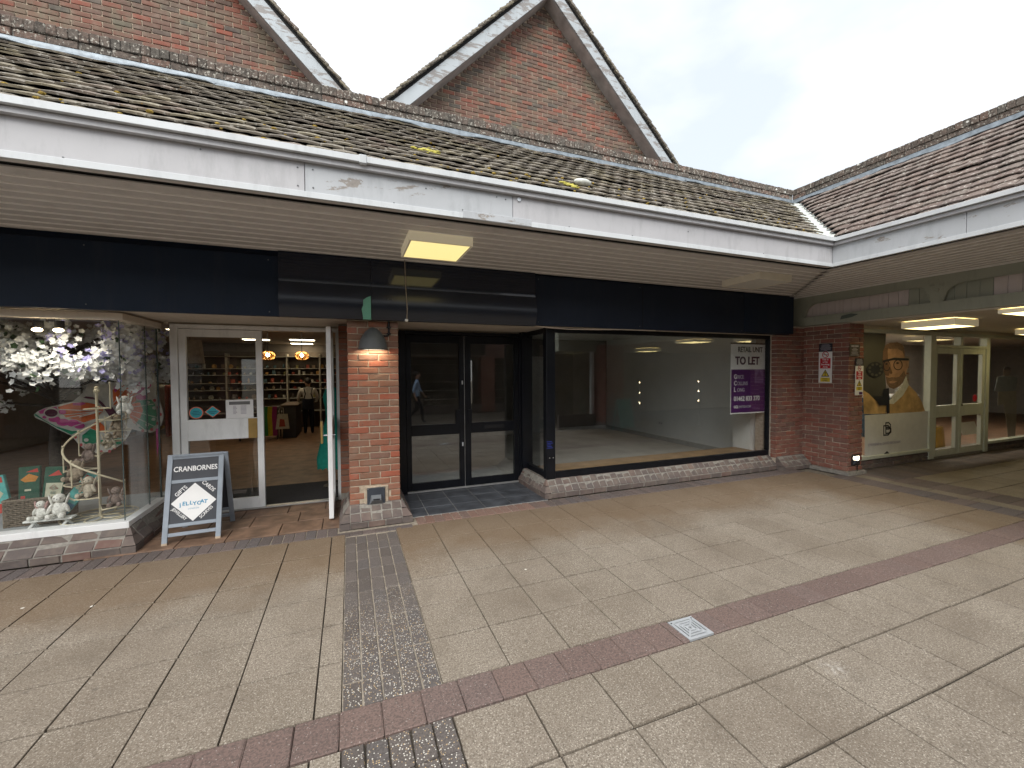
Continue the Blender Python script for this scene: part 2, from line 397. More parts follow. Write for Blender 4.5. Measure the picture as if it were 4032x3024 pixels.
def glass_mat(name, tint=(.95, .97, .96), boost=1.0):
    q = NM(name); t = q.t; t.nodes.remove(q.b)
    tr = q.n('ShaderNodeBsdfTransparent'); tr.inputs[0].default_value = (*tint, 1)
    gl = q.n('ShaderNodeBsdfGlossy'); gl.inputs['Roughness'].default_value = 0.0; gl.inputs[0].default_value = (1, 1, 1, 1)
    lw = q.n('ShaderNodeLayerWeight'); lw.inputs[0].default_value = .5      # Schlick reflectance, same on both faces of the pane
    fr = q.math('ADD', q.math('MULTIPLY', q.math('POWER', lw.outputs['Facing'], 5.), .96), .043)
    mx = q.n('ShaderNodeMixShader'); q.l(q.math('MULTIPLY', fr, boost), mx.inputs[0]); q.l(tr.outputs[0], mx.inputs[1]); q.l(gl.outputs[0], mx.inputs[2])
    q.l(mx.outputs[0], t.nodes['Material Output'].inputs[0]); return q.m
GLASS = glass_mat('window_glass', (.985, .99, .985))
GLASS_DARK = glass_mat('coated_glass', (.97, .98, .975), 1.9)
GLASS_EDGE = plain('glass_edge', (.06, .085, .085), .2, spec=.6)
LIT_YELLOW = emit('lamp_diffuser', (1.0, .82, .30), .34)
LIT_PANEL = emit('lit_panel', (1.0, .86, .58), 4.0)
LIT_WARM = emit('warm_bulb', (1.0, .72, .36), 14)
LIT_BELL = emit('bell_bulb', (1.0, .84, .60), 12)
LIT_SPOT = emit('spot_bulb', (1.0, .80, .48), 10)
LAMP_BOX = plain('lamp_box', (.90, .86, .74), .5, var=.05)
DIFF_OFF = plain('diffuser_off', (.80, .80, .76), .4, var=.04)
INK_WHITE = plain('print_white', (.80, .80, .80), .5, var=.03)
INK_GREY = plain('print_grey', (.42, .40, .46), .5, var=.03)
INK_BLACK = plain('print_black', (.015, .014, .016), .5, var=.05)
INK_PURPLE = plain('print_purple', (.085, .018, .13), .45, var=.05)
INK_PLUM = plain('print_plum', (.055, .012, .045), .45, var=.05)
INK_RED = plain('print_red', (.50, .02, .035), .5, var=.05)
INK_YELLOW = plain('print_yellow', (.72, .56, .04), .5, var=.05)
INK_BLUE = plain('print_blue', (.05, .27, .45), .5, var=.05)
INK_TEAL = plain('print_teal', (.04, .36, .42), .5, var=.08)
INK_CORAL = plain('print_coral', (.70, .20, .12), .5, var=.08)
def cl(name, col, rough=.85, var=.15, scale=20): return plain(name, col, rough, spec=.2, var=var, scale=scale)

# ================================================================== SETTING: ground and paving
gnd = MB().box(-60, 60, -60, 60, -.30, -.018).build('ground', GROUT); tag(gnd, kind='structure', label='dark bedding under the paving')
pav = thing('pavement', 'buff textured paving slabs of the shopping street', None, (0, 0, 0), kind='structure')
XR = [.453+.398*k for k in range(0, 18)]; XR = [x for x in XR if x < 7.0]+[7.15]
XL = [-.06, -.19]+[-.19-.398*k for k in range(1, 18)]
YT = [2.228, 2.63, 3.03, 3.432, 3.834, 4.236, 4.70]
YB = [2.0]+[1.607-.4*k for k in range(0, 16)]
slabs = []
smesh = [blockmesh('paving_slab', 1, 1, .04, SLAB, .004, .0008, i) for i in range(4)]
def slab(x0, x1, y0, y1, lst, meshes, g=.007, z=0.):
    lst.append((random.choice(meshes), T((x0+x1)/2, (y0+y1)/2, z-.02+U(-.0015, .0015), 0, abs(x1-x0)-g, abs(y1-y0)-g*2.1, 1, U(-.002, .002), U(-.002, .002)), max(abs(x1-x0), abs(y1-y0))))
for xs in (XR, XL):
    for i in range(len(xs)-1):
        for ys in (YT, YB):
            for j in range(len(ys)-1):
                slab(min(xs[i], xs[i+1]), max(xs[i], xs[i+1]), min(ys[j], ys[j+1]), max(ys[j], ys[j+1]), slabs, smesh, g=random.choice((.006, .007, .009)))
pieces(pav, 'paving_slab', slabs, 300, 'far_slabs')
def band(name, label, items, pname):
    o = thing(name, label, None, (0, 0, 0), kind='structure'); pieces(o, pname, items, 300, 'far_pavers'); return o
def pmesh(l, d, mat, n=4): return [blockmesh('paver', l, d, .05, mat, .005, .0025, i) for i in range(n)]
# dark pebble band running from the pier towards the camera
it = []; cw = .513/5; me = pmesh(cw-.008, .192, PAV_DARK)
rows = [(4.60-.1977*k, 4.60-.1977*(k+1)) for k in range(12)]+[(2.0-.2*k, 2.0-.2*(k+1)) for k in range(26)]
for (ya, yb) in rows:
    for c in range(5):
        it.append((random.choice(me), T(-.06+cw*(c+.5), (ya+yb)/2, -.025+U(-.002, .002), U(-.012, .012), 1, (ya-yb-.008)/.192), .2))
band('dark_paver_band', 'dark pebbly paver band leading to the brick pier', it, 'paver')
# red band parallel to the shops
it = []; me = pmesh(.196, .222, PAV_RED)
for k in range(90):
    x = -7.8+.2*k+.03
    if x > 7.1: break
    if 1.89 < x < 2.30: continue
    it.append((random.choice(me), T(x, 2.114, -.023+U(-.002, .002), U(-.008, .008)), .2))
for x, w_ in ((1.957, .052), (2.258, .142)): it.append((me[0], T(x, 2.114, -.023, 0, w_/.2, 1), .1))
band('red_paver_band', 'red brown paver strip crossing the paving in front of the shops', it, 'paver')
# dark header course along the shop plinths
it = []; me = pmesh(.097, .235, PAV_EDGE); mb_ = pmesh(.097, .235, PAV_BROWN)
x = -7.0
while x < 7.1:
    if not (-.16 < x < .66):
        br = .66 < x < 2.35
        it.append((random.choice(mb_ if br else me), T(x+.052, 4.825, -.024+U(-.002, .002), U(-.02, .02)), .24))
    x += .104
for k in range(6): it.append((me[k % 4], T(-.08+.13*k, 4.70, -.024, math.pi/2, 1.1, .55), .12))
EB = MB().box(-7, 7.14, 4.702, 4.945, -.02, -.0065).box(-.06, .453, 2.23, 4.70, -.02, -.0075).build('joint_bed', plain('joint_sand', (.27, .235, .19), .95, var=.3, scale=30)); EB['kind'] = 'structure'
band('edge_paver_band', 'dark header pavers along the foot of the shopfront plinths', it, 'paver')
# recess floors
it = []; me = [blockmesh('floor_tile', 1, 1, .03, SLATE, .003, .0008, i) for i in range(3)]
for i in range(6):
    for j in range(4):
        x0, x1 = max(.56, .50+.36*i), min(2.44, .50+.36*(i+1)); y0, y1 = 4.945+.30*j, min(5.93, 4.945+.30*(j+1))
        if x1-x0 > .05 and y1-y0 > .03: slab(x0, x1, y0, y1, it, me, .006, .012)
MBED = MB().box(.56, 2.44, 4.945, 5.93, -.02, .0025).build('grout_bed', plain('grout_pale', (.30, .29, .27), .9)); MBED['kind'] = 'structure'
o = thing('slate_doorstep_floor', 'blue black slate tiles in the recess before the black doors', None, kind='structure'); pieces(o, 'floor_tile', it)
it = []; me = [blockmesh('floor_tile', 1, 1, .03, STONE_TILE, .004, .0015, i) for i in range(3)]
xs = [-2.3, -1.62, -1.2, -.72, -.3, .1]
for j in range(3):
    for i in range(len(xs)-1):
        a, b = xs[i]+(.15 if j % 2 else 0), xs[i+1]+(.15 if j % 2 else 0)
        slab(a, min(b, .05), 4.945+.36*j, min(6.0, 4.945+.36*(j+1)), it, me, .008, .012)
o = thing('stone_doorstep_floor', 'brown stone tiles in the gift shop doorway', None, kind='structure'); pieces(o, 'floor_tile', it)
# arcade floor
it = []; me = pmesh(.192, .36, PAV_EDGE)
for k in range(30): it.append((random.choice(me), T(7.335, 4.25-.2*k, -.024, math.pi/2, 1, 1), .3))
for k in range(26): it.append((random.choice(me), T(8.0, 3.7-.2*k, -.0255, math.pi/2, 1, 1.4), .3))
for k in range(70): it.append((random.choice(me), T(7.62+.2*k, 4.1, -.027, 0, 1, 1.7), .3))
band('arcade_paver_band', 'dark pavers edging the covered arcade floor', it, 'paver')
it = []; me = [blockmesh('paving_slab', 1, 1, .04, SLAB_IN, .004, .0008, i) for i in range(3)]
for k in range(12): slab(7.525, 7.745, 4.2-.45*(k+1), 4.2-.45*k, it, me)
for i in range(30):
    for k in range(11): slab(8.255+.4*i, 8.255+.4*(i+1), 3.785-.4*(k+1), 3.785-.4*k, it, me)
SB = MB().box(-7.6, 7.14, -4.5, 4.70, -.02, -.015).build('joint_sand', plain('joint_dirt', (.055, .046, .035), .95, var=.4, scale=18)); SB['kind'] = 'structure'
o = thing('arcade_floor', 'dim buff paving inside the covered arcade', None, kind='structure'); pieces(o, 'paving_slab', it, 300, 'far_slabs')

# ================================================================== brickwork helpers
ST = lambda mat: [blockmesh('brick', .215, .10, .065, mat, .006, .0028, i) for i in range(6)]
def courses(M, width_at, z0, n, mesh, full=.225, joint=.01, h=.075, phase=0, skip=None):
    """stretcher courses in frame M (x along wall, y up, z outwards); width_at(z)->(u0,u1)"""
    out = []
    R_ = M @ Matrix(((1,0,0,0),(0,0,1,0),(0,-1,0,0),(0,0,0,1)))  # brick x,y(depth),z -> frame x,-z,y
    for i in range(n):
        z = z0+h*i+h/2
        u0, u1 = width_at(z)
        if u1-u0 < .06: continue
        u = (math.floor(u0/full)-1)*full + (full/2 if (i+phase) % 2 else 0)
        while u < u1:
            a, b = max(u, u0), min(u+full-joint, u1)
            if b-a > .03 and not (skip and skip((a+b)/2, z)):
                out.append((random.choice(mesh), R_ @ T((a+b)/2, .05+U(-.0035, .0035)-.004, z-joint/2+U(-.0015, .0015), 0, (b-a)/.215, 1, 1, U(-.006, .006), U(-.006, .006)), b-a))
            u += full
    return out
PL = [(.0, .066, 1., 1., .215), (.074, .068, .97, .53, None), (.150, .070, .50, .06, None)]
def plinth_unit(name, L, h, ob, ot, mat, seed):
    r = random.Random(seed); j = lambda: r.uniform(-.003, .003)
    b = MB(); c = .006
    b.add([(x+j(), y+j(), z+j()) for x, y, z in (
        (-L/2, .0, 0), (L/2, .0, 0), (L/2, -ob+c, 0), (-L/2, -ob+c, 0),
        (-L/2+c, -ob, c), (L/2-c, -ob, c), (L/2-c, -ot-c*.5, h-c*.4), (-L/2+c, -ot-c*.5, h-c*.4),
        (-L/2, -ot+c, h), (L/2, -ot+c, h), (L/2, .0, h), (-L/2, .0, h))],
        [(0,1,2,3),(3,2,5,4),(4,5,6,7),(7,6,9,8),(8,9,10,11),(0,11,10,1),(1,10,9,6,5,2),(0,3,4,7,8,11)])
    return b.mesh(name, mat)
def plinth(parent, p0, xd, length, out, unit=.112, mat=BR_PLINTH, scale=1.0):
    """three-course splayed plinth; p0 on the wall line, xd along it, outward = -(z x xd)"""
    xd = Vector(xd); yd = Vector((0,0,1)).cross(xd)
    M = Matrix.Identity(4)
    for i, a in enumerate((xd, yd, Vector((0,0,1)))):
        for k in range(3): M[k][i] = a[k]
    M.translation = p0; items = []
    for ci, (z, h, ob, ot, ul) in enumerate(PL):
        ul = ul or unit
        vs_ = [plinth_unit('plinth_brick', ul-.007, h*scale, ob*out, ot*out, mat, k+ci*11+int(out*1000)) for k in range(4)]
        n = max(1, round(length/ul)); st = length/n
        for k in range(n):
            items.append((random.choice(vs_), M @ T(st*(k+.5), U(-.003, .003), z*scale+U(-.002, .002), 0, st/ul), .12))
    core = MB(M).add([(0, .05, 0), (0, -out+.008, 0), (0, -out+.008, .07*scale), (0, -.02, .213*scale), (0, .05, .213*scale),
                      (length, .05, 0), (length, -out+.008, 0), (length, -out+.008, .07*scale), (length, -.02, .213*scale), (length, .05, .213*scale)],
                     [(0,1,2,3,4),(9,8,7,6,5),(0,5,6,1),(1,6,7,2),(2,7,8,3),(3,8,9,4),(4,9,5,0)])
    core.build('plinth_mortar', MORTAR_DK, parent)
    return items
def plinth_corner(parent, c, n1, n2, o1, o2, mat=BR_PLINTH, scale=1.0):
    n1, n2 = Vector(n1), Vector(n2); c = Vector(c)
    for (z, h, ob, ot, _) in PL:
        b = MB()
        def q(o, zz): return [tuple(c+n1*(o1*o*f1)+n2*(o2*o*f2)+Vector((0,0,zz))) for f1, f2 in ((0,0),(1,0),(1,1),(0,1))]
        b.add(q(ob, z*scale+.001)+q(ot, (z+h)*scale), [(0,1,2,3),(7,6,5,4),(0,4,5,1),(1,5,6,2),(2,6,7,3),(3,7,4,0)])
        b.build('plinth_brick', mat, parent)

# ================================================================== centre brick pier
pier = thing('brick_pier', 'red brick pier with bell lamp between the two shopfronts', 'pier', (.27, 5.0, 0))
PX0, PX1 = -.012, .545
MB().box(PX0+.008, PX1-.008, 5.008, 6.05, 0, 2.30).build('mortar_core', MORTAR, pier)
MB().box(-.112, PX0+.02, 5.61, 6.05, 0, 2.30).build('mortar_core', MORTAR_DK, pier)
st = ST(BR_PIER)
it = []
for i in range(28):
    z = .198+.075*i; h = .052/2
    lens = [.215, .215, .1025] if i % 2 else [.1025, .215, .215]
    u = PX0
    for L in lens:
        if not (.139 < u+L/2 < .41 and .15 < z+.03 < .40):
            it.append((random.choice(st), T(u+L/2, 5.05+U(-.004, .003), z+.0325+U(-.002, .002), 0, L/.215, 1, 1, 0, U(-.006, .006)), L*2))
        u += L+.010
    for j in range(4):   # both flanks
        y0 = 5.105+(.0 if i % 2 else -.0)+.225*j+(.112 if i % 2 else 0)
        it.append((random.choice(st), T(PX1-.05, y0+.107, z+.0325, math.pi/2), .05)); it.append((random.choice(st), T(PX0+.05, y0+.107, z+.0325, math.pi/2), .05))
    it.append((random.choice(st), T(-.063, 5.65, z+.0325, 0, .46), .12))
pieces(pier, 'brick', it, 300)
it = plinth(pier, (PX0, 5.0, 0), (1, 0, 0), PX1-PX0, .19, .112) + plinth(pier, (PX1, 5.0, 0), (0, 1, 0), .9, .11, .112) + plinth(pier, (PX0, 5.6, 0), (0, -1, 0), .6, .11, .112)
pieces(pier, 'plinth_brick', it)
plinth_corner(pier, (PX0, 5.0, 0), (-1,0,0), (0,-1,0), .11, .19); plinth_corner(pier, (PX1, 5.0, 0), (1,0,0), (0,-1,0), .11, .19)

# ================================================================== right-hand corner pier
wp = thing('brick_corner_pier', 'dark red brick corner pier carrying safety notices beside the arcade', 'pier', (7.4, 4.6, 0))
MORTAR_W = plain('mortar_wing', (.50, .43, .35), .95, spec=.15, var=.2, scale=30)
MB().box(6.83, 7.9, 5.008, 5.4, 0, 2.47).box(7.508, 7.868, 4.288, 5.02, 0, 2.47).build('mortar_core', MORTAR_W, wp)
st = ST(BR_WING)
it = courses(F_front(0, 5.0, 0), lambda z: (6.82, 7.50), .2, 30, st)
it += courses(F_left(7.5, 0, 0), lambda z: (-5.0, -4.28), .06, 32, st)
it += courses(F_front(0, 4.28, 0), lambda z: (7.50, 7.875), .06, 32, st, phase=1)
pieces(wp, 'brick', it, 300)
MB().box(7.44, 7.90, 4.22, 5.0, 0, .055).build('base_kerb', MORTAR_DK, wp)
it = plinth(wp, (6.84, 5.0, 0), (1, 0, 0), .66, .17, .112); pieces(wp, 'plinth_brick', it); plinth_corner(wp, (6.84, 5.0, 0), (-1,0,0), (0,-1,0), .02, .17)

# ================================================================== canopies
EA = math.atan2(1.32, 1.64); SL = 2.105; GA = SL/14
def tile_mesh(mat, s):
    r = random.Random(s); w_, l_, t_ = .176, .235, .014; vs_ = []; n = 4
    for zz in (0, t_):
        for yy in (0, l_):
            for k in range(n+1):
                u = k/n; vs_.append(((u-.5)*w_, yy, zz + .006*math.sin(math.pi*u)*(1 if zz or 1 else 0)+r.uniform(-.0025, .0025)))
    m_ = n+1; f = []
    for k in range(n):
        f += [(k, m_+k, m_+k+1, k+1), (2*m_+k, 2*m_+k+1, 3*m_+k+1, 3*m_+k), (k, k+1, 2*m_+k+1, 2*m_+k), (m_+k, 3*m_+k, 3*m_+k+1, m_+k+1)]
    f += [(0, 2*m_, 3*m_, m_), (n, m_+n, 3*m_+n, 2*m_+n)]
    return MB().add(vs_, f).mesh('roof_tile', mat)
SOFFIT_BEAD = plain('soffit_bead', (.96, .94, .92), .6, var=.1)
def canopy(name, label, M, u_lo, u_hi, vmax, tmat, base, peel):
    """M maps (u along eave, v inward, z up); u_lo(v), u_hi(v) are the mitred ends"""
    t = thing(name, label, 'canopy', base)
    # roof sheet and tiles
    c, s = math.cos(EA), math.sin(EA)
    def sl(sd, up=0.): return sd*c+.02-up*s, 3.275+sd*s+up*c
    q = []
    for sd in (0, SL+.12):
        v, z = sl(sd, -.012); q += [(u_lo(v), v, z), (u_hi(v), v, z)]
    MB(M).add(q, [(0, 1, 3, 2)]).build('roof_underlay', DARK, t)
    tm = [tile_mesh(tmat, i) for i in range(7)]; it = []
    R_ = Matrix(((1,0,0,0),(0,c,-s,0),(0,s,c,0),(0,0,0,1)))
    for i in range(14):
        sd = i*(SL-.05)/14-.02; v, z = sl(sd, .0)
        lo, hi = u_lo(v)+(.07 if u_lo(0) != u_lo(1) else 0), u_hi(v)-(.07 if u_hi(0) != u_hi(1) else 0)
        u = lo-(.09 if i % 2 else 0); wob = U(0, 6)
        while u < hi:
            a, b = max(u, lo), min(u+.178, hi)
            if b-a > .03:
                lift = .029+.005*math.sin(u*2.1+wob)+U(-.003, .004)
                it.append((random.choice(tm), M @ Matrix.Translation(((a+b)/2, v, z)) @ R_ @ Matrix.Translation((0, U(-.008, .006), lift)) @ Matrix.Rotation(-.165+U(-.015, .015), 4, 'X') @ Matrix.Diagonal(((b-a)/.178, 1, 1, 1)), .178))
            u += .180
    pieces(t, 'roof_tile', it, 300, 'far_tiles')
    # gutter, fascia, bead, soffit
    def bar(n_, mat, v0, v1, z0, z1, ends=None):
        for (a, b) in (ends or [(u_lo((v0+v1)/2), u_hi((v0+v1)/2))]):
            MB(M).cbox(a, b, v0, v1, z0, z1, .002).build(n_, mat, t)
    bar('gutter', WHITE_UPVC, -.072, -.004, 3.272, 3.318)
    bar('gutter_trim', WHITE_FASCIA, -.040, -.002, 3.232, 3.269)
    for (a, b, mt) in peel: MB(M).cbox(a, b, .0, .028, 2.992, 3.262, .002).build('fascia_board', mt, t)
    bar('fascia_bead', WHITE_UPVC, -.007, .024, 2.982, 3.026)
    bar('eaves_batten', SOFFIT, .030, .095, 2.996, 3.02)
    bar('shadow_gap', DARK, .096, .160, 3.012, 3.03)
    v = .160; k = 0
    while v < vmax-.02:
        v1 = min(v+.15, vmax)
        MB(M).cbox(u_lo(v+.05), u_hi(v+.05), v, v1-.026, 2.990, 3.004, .003).build('soffit_board', SOFFIT, t)
        MB(M).box(u_lo(v+.05), u_hi(v+.05), v1-.0255, v1-.004, 2.983, 3.002).build('soffit_bead', SOFFIT_BEAD, t); v += .15
    MB(M).box(u_lo(0)-.0, u_hi(vmax), .16, vmax, 3.006, 3.03).build('soffit_backing', DARK, t)
    return t
MM = Matrix.Translation((0, 3.4, 0))
MW = frame((5.6, 0, 0), (0, -1, 0), (1, 0, 0))
cm = canopy('tiled_canopy', 'long tiled canopy with white fascia over the two empty black signboards', MM, lambda v: -7.2, lambda v: 5.6+v, 1.55, TILE, (0, 3.4, 3.0),
            [(-7.2, -.276, WHITE_FASCIA), (-.272, 1.345, WHITE_PEEL), (1.350, 5.6, WHITE_FASCIA)])
cw_ = canopy('tiled_canopy', 'short tiled canopy with peeling white fascia turning towards the arcade', MW, lambda v: -min(3.4+v, 4.95) if v < 1.54 else -(3.4+v), lambda v: 1.5, 1.89, TILE_WING, (5.6, 1.5, 3.0),
             [(-3.4, -2.2, WHITE_PEEL), (-2.196, 1.5, WHITE_PEEL)])
# small fittings on the fascia
b = MB(F_front(1.403, 3.399, 3.205)).lathe([(.0, .006), (.006, .006), (.006, .010), (.016, .010), (.020, .004), (.020, .0)], 14); b.build('eyelet', STEEL, cm)
for (x, z) in ((-1.05, 3.02), (-.9, 3.21), (-.32, 3.19), (-.22, 3.19), (-.32, 3.06), (-.22, 3.06), (.35, 3.03), (.9, 3.05), (1.2, 3.2), (1.28, 3.19), (1.28, 3.04), (1.9, 3.03), (2.6, 3.03), (3.3, 3.02), (3.3, 3.15), (4.4, 3.03), (-1.6, 3.03), (.6, 3.18)):
    MB(F_front(x, 3.398, z)).lathe([(.0, .003), (.0045, .003), (.006, .0)], 8).build('screw', GREY_METAL, cm)
MB().cbox(.098, .150, 3.322, 3.397, 3.262, 3.326, .004).build('gutter_joint', WHITE_UPVC, cm)
MB().cbox(.90, 1.52, 3.390, 3.398, 2.985, 3.045, .002).build('patch_board', WHITE_PEEL, cm)
# valley gutter
c_, s_ = math.cos(EA), math.sin(EA)
p0, p1 = Vector((5.60, 3.40, 3.31)), Vector((7.26, 5.06, 4.63)); d_ = (p1-p0); sd_ = Vector((1, -1, 0)).normalized()*.085
MB().add([tuple(p0-sd_), tuple(p0+sd_), tuple(p1+sd_), tuple(p1-sd_), tuple(p0-sd_-Vector((0,0,.02))), tuple(p0+sd_-Vector((0,0,.02))), tuple(p1+sd_-Vector((0,0,.02))), tuple(p1-sd_-Vector((0,0,.02)))],
         [(0,1,2,3),(7,6,5,4),(0,4,5,1),(1,5,6,2),(2,6,7,3),(3,7,4,0)]).build('valley_lining', plain('valley_lead', (.50, .53, .50), .7, var=.35, scale=25, bump=.4), cm)
# moss lumps on the tiles
b = MB(); b2 = MB()
for k in range(150):
    u, sd = U(-3, 5.6), abs(random.gauss(0, .45)); y = 3.42+min(sd, 1.9)*c_; z = 3.296+min(sd, 1.9)*s_+.028; r = U(.006, .017)
    if u < 5.5+(y-3.4): b.ell((u, y, z), (r*1.5, r, r*.7), 6)
for (cx, cs) in ((.72, .75), (2.12, .40)):
    for k in range(46):
        u, sd = cx+random.gauss(0, .055), cs+random.gauss(0, .03); r = U(.008, .02)
        b2.ell((u, 3.42+sd*c_, 3.296+sd*s_+.03), (r*1.6, r, r*.6), 6)
tag(b.build('moss', MOSS, cm), kind='stuff'); tag(b2.build('moss', MOSS_Y, cm), kind='stuff')
# parapets
def parapet(name, label, M, u0, u1, base):
    t = thing(name, label, 'parapet', base)
    MB(M).box(u0, u1, .006, .20, 3.05, 4.847).build('wall_core', MORTAR_DK, t)
    me1 = [blockmesh('brick', .215, .11, .073, BR_PARAPET, .008, .005, i) for i in range(5)]
    me2 = [blockmesh('capping_brick', .073, .225, .094, BR_PARAPET, .006, .0025, i) for i in range(5)]
    it = []; it2 = []; u = u0
    while u < u1-.1:
        it.append((random.choice(me1), M @ T(u+.1125, .05+U(-.006, .003), 4.716+U(-.003, .003)), .22)); u += .225
    u = u0
    while u < u1-.05:
        it2.append((random.choice(me2), M @ T(u+.0375, .095+U(-.005, .005), 4.802+U(-.003, .004), U(-.015, .015)), .09)); u += .075
    pieces(t, 'brick', it, 300); pieces(t, 'capping_brick', it2, 300, 'far_capping')
    # lead flashing in lengths with a rippled lower edge
    u = u0; k = 0
    while u < u1:
        e = min(u+1.5, u1); n = 22; vs_ = []; fs = []
        for i in range(n+1):
            x = u+(e-u)*i/n+(.012 if i == n else 0); wv = .010*math.sin(x*5+k)+.007*math.sin(x*13.)+U(-.004, .004)
            for (v, z) in ((-.012, 4.676), (-.016, 4.625), (-.098, 4.590+wv), (-.100, 4.572+wv), (.0, 4.61), (.004, 4.676)): vs_.append((x, v-.001*(k % 2), z))
        for i in range(n):
            for j in range(5): fs.append((i*6+j, (i+1)*6+j, (i+1)*6+j+1, i*6+j+1))
        MB(M).add(vs_, fs).build('lead_flashing', LEAD, t, True); u = e; k += 1
    return t
parapet('parapet_wall', 'lichen covered brick parapet above the long tiled roof', Matrix.Translation((0, 5.09, 0)), -7.2, 7.29, (0, 5.09, 4.6))
parapet('parapet_wall', 'lichen covered brick parapet above the short tiled roof', frame((7.29, 0, 0), (0, -1, 0), (1, 0, 0)), -5.09, 1.5, (7.29, 3, 4.6))
MB().box(-7.5, 7.45, 5.2, 16, 4.55, 4.62).box(7.46, 26, -1.5, 16, 4.55, 4.62).build('flat_roof', plain('roof_felt', (.08, .08, .08), .9)); bpy.data.objects['flat_roof']['kind'] = 'structure'

# ================================================================== gables
def gable(dx, label):
    L0, R0 = 5.24-dx, 12.72+dx; ax, az = (R0-L0)/2, (R0+L0)/2
    t = thing('brick_gable', label, 'gable', (ax, 7.7, 4.6))
    MB(F_front(0, 7.708, 0)).prism([(ax, az), (4.6-L0, 4.6), (R0-4.6, 4.6)], -.25, 0).build('mortar_wall', MORTAR, t)
    st = ST(BR_GABLE)
    it = courses(F_front(0, 7.7, 0), lambda z: (z-L0+.0, R0-z), 5.7, 43, st)
    pieces(t, 'brick', it, 300)
    for sgn in (-1, 1):
        def ln(off, z): return (z-L0-off) if sgn < 0 else (R0+off-z)   # x on the line at offset off outside the wall edge
        zb = 5.5
        P = [(ln(0, zb), zb), (ln(.28, zb), zb), (ax, az+.28), (ax, az)]
        MB(F_front(0, 7.40, 0)).prism(P, -.03, 0).build('bargeboard', WHITE_BARGE, t)
        MB(F_front(0, 7.43, 0)).prism([(ln(.0, zb), zb), (ln(.03, zb), zb), (ax, az+.03), (ax, az)], -.27, -.001).build('verge_soffit', plain('verge_soffit_paint', (.40, .37, .35), .7, var=.25, scale=5), t)
        P = [(ln(.30, zb), zb), (ln(.36, zb), zb), (ax, az+.36), (ax, az+.30)]
        MB(F_front(0, 7.40, 0)).prism(P, -7, 0).build('roof_deck', TILE, t)
        vm = [blockmesh('verge_tile', .17, .20, .022, TILE, .004, .004, i) for i in range(5)]; it = []
        k = 0; d45 = math.pi/4
        while k*.085 < (az-zb)*1.4142+.3:
            f = k*.085/1.4142; x = ln(.385, zb+f); z = zb+f
            it.append((random.choice(vm), T(x, 7.44+U(-.01, .01), z+U(-.008, .008), 0, 1, 1, 1.2, 0, (-d45 if sgn < 0 else d45)*(1)+U(-.05, .05)+(.16 if sgn < 0 else -.16)), .17)); k += 1
        pieces(t, 'verge_tile', it, 300)
        MB(F_front(0, 7.399, 0)).prism([(ln(.285, zb), zb), (ln(.365, zb), zb), (ax, az+.365), (ax, az+.285)], -.02, .0).build('verge_mortar', DARK, t)
    return t
gable(0, 'complete brick gable with peeling white bargeboards behind the parapet')
gable(-6.75, 'left brick gable cut off by the top edge of the photo')

# ================================================================== building shell and rooms
def shell(name, mat, *boxes):
    b = MB()
    for q in boxes: b.box(*q)
    o = b.build(name, mat); o['kind'] = 'structure'; return o
WALL_DK = plain('shop_wall', (.20, .17, .15), .8, var=.1); WALL_WH = plain('white_wall', (.86, .87, .86), .7, var=.05, scale=2)
CEIL = plain('ceiling_paint', (.40, .35, .31), .8, var=.06); CEIL_WH = plain('ceiling_white', (.72, .71, .67), .8, var=.05)
WOOD_FLOOR = plain('wood_floor', (.235, .13, .075), .5, var=.35, scale=5); VINYL = plain('vinyl_floor', (.60, .60, .57), .45, var=.25, scale=1.2)
WOOD = plain('oak_board', (.36, .23, .12), .5, var=.25, scale=4)
# gift shop room
shell('gift_shop_wall', WALL_DK, (-7.2, -7.1, 6.0, 15, 0, 2.6), (-7.2, .28, 14.6, 14.7, 0, 2.6), (.02, .12, 6.06, 14.6, 0, 2.6), (-7.2, -7.1, 5.2, 6.0, 0, 2.6))
shell('gift_shop_floor', WOOD_FLOOR, (-7.1, .02, 6.02, 14.6, -.016, .012))
shell('gift_shop_ceiling', CEIL, (-7.2, .28, 5.25, 14.7, 2.6, 2.66))
shell('shop_header', HEAD_BEIGE, (-7.2, 6.84, 5.03, 5.22, 2.31, 2.98), (-2.0, 2.52, 5.22, 6.06, 2.31, 2.36), (-2.0, .1, 6.02, 6.10, 2.29, 2.6), (.4, 2.6, 5.96, 6.05, 2.28, 2.6))
# vacant unit room
shell('vacant_unit_wall', WALL_WH, (.40, .44, 6.0, 10.5, 0, 2.6), (7.12, 7.2, 5.9, 10.5, 0, 2.6), (6.87, 6.95, 5.22, 5.90, 0, 2.6), (6.88, 7.12, 5.86, 5.92, 0, 2.6))
shell('vacant_unit_back_wall', plain('back_wall_dim', (.17, .16, .15), .7, var=.15, scale=2), (.40, 7.2, 10.5, 10.6, 0, 2.6), (.445, .46, 6.05, 10.5, 0, 2.6))  # back and left walls coloured dark to stand for the dim depth of the room
shell('vacant_unit_floor', VINYL, (.44, 7.12, 6.0, 10.5, -.016, .012), (2.62, 6.87, 5.3, 6.0, -.016, .010))
shell('vacant_unit_ceiling', CEIL_WH, (.3, 7.2, 5.25, 10.6, 2.6, 2.66))
MB().cbox(2.66, 6.865, 5.215, 5.86, .20, .245, .004).build('window_board', WOOD); tag(bpy.data.objects['window_board'], 'bare oak coloured display board inside the vacant shop window', 'display board')
shell('back_masonry', MORTAR_DK, (-7.2, 7.4, 14.8, 15, 0, 4.5), (-7.4, -7.25, 5.1, 15, 0, 4.5))
shell('upper_floor', CEIL, (-7.2, 7.28, 5.30, 14.8, 2.70, 2.76))

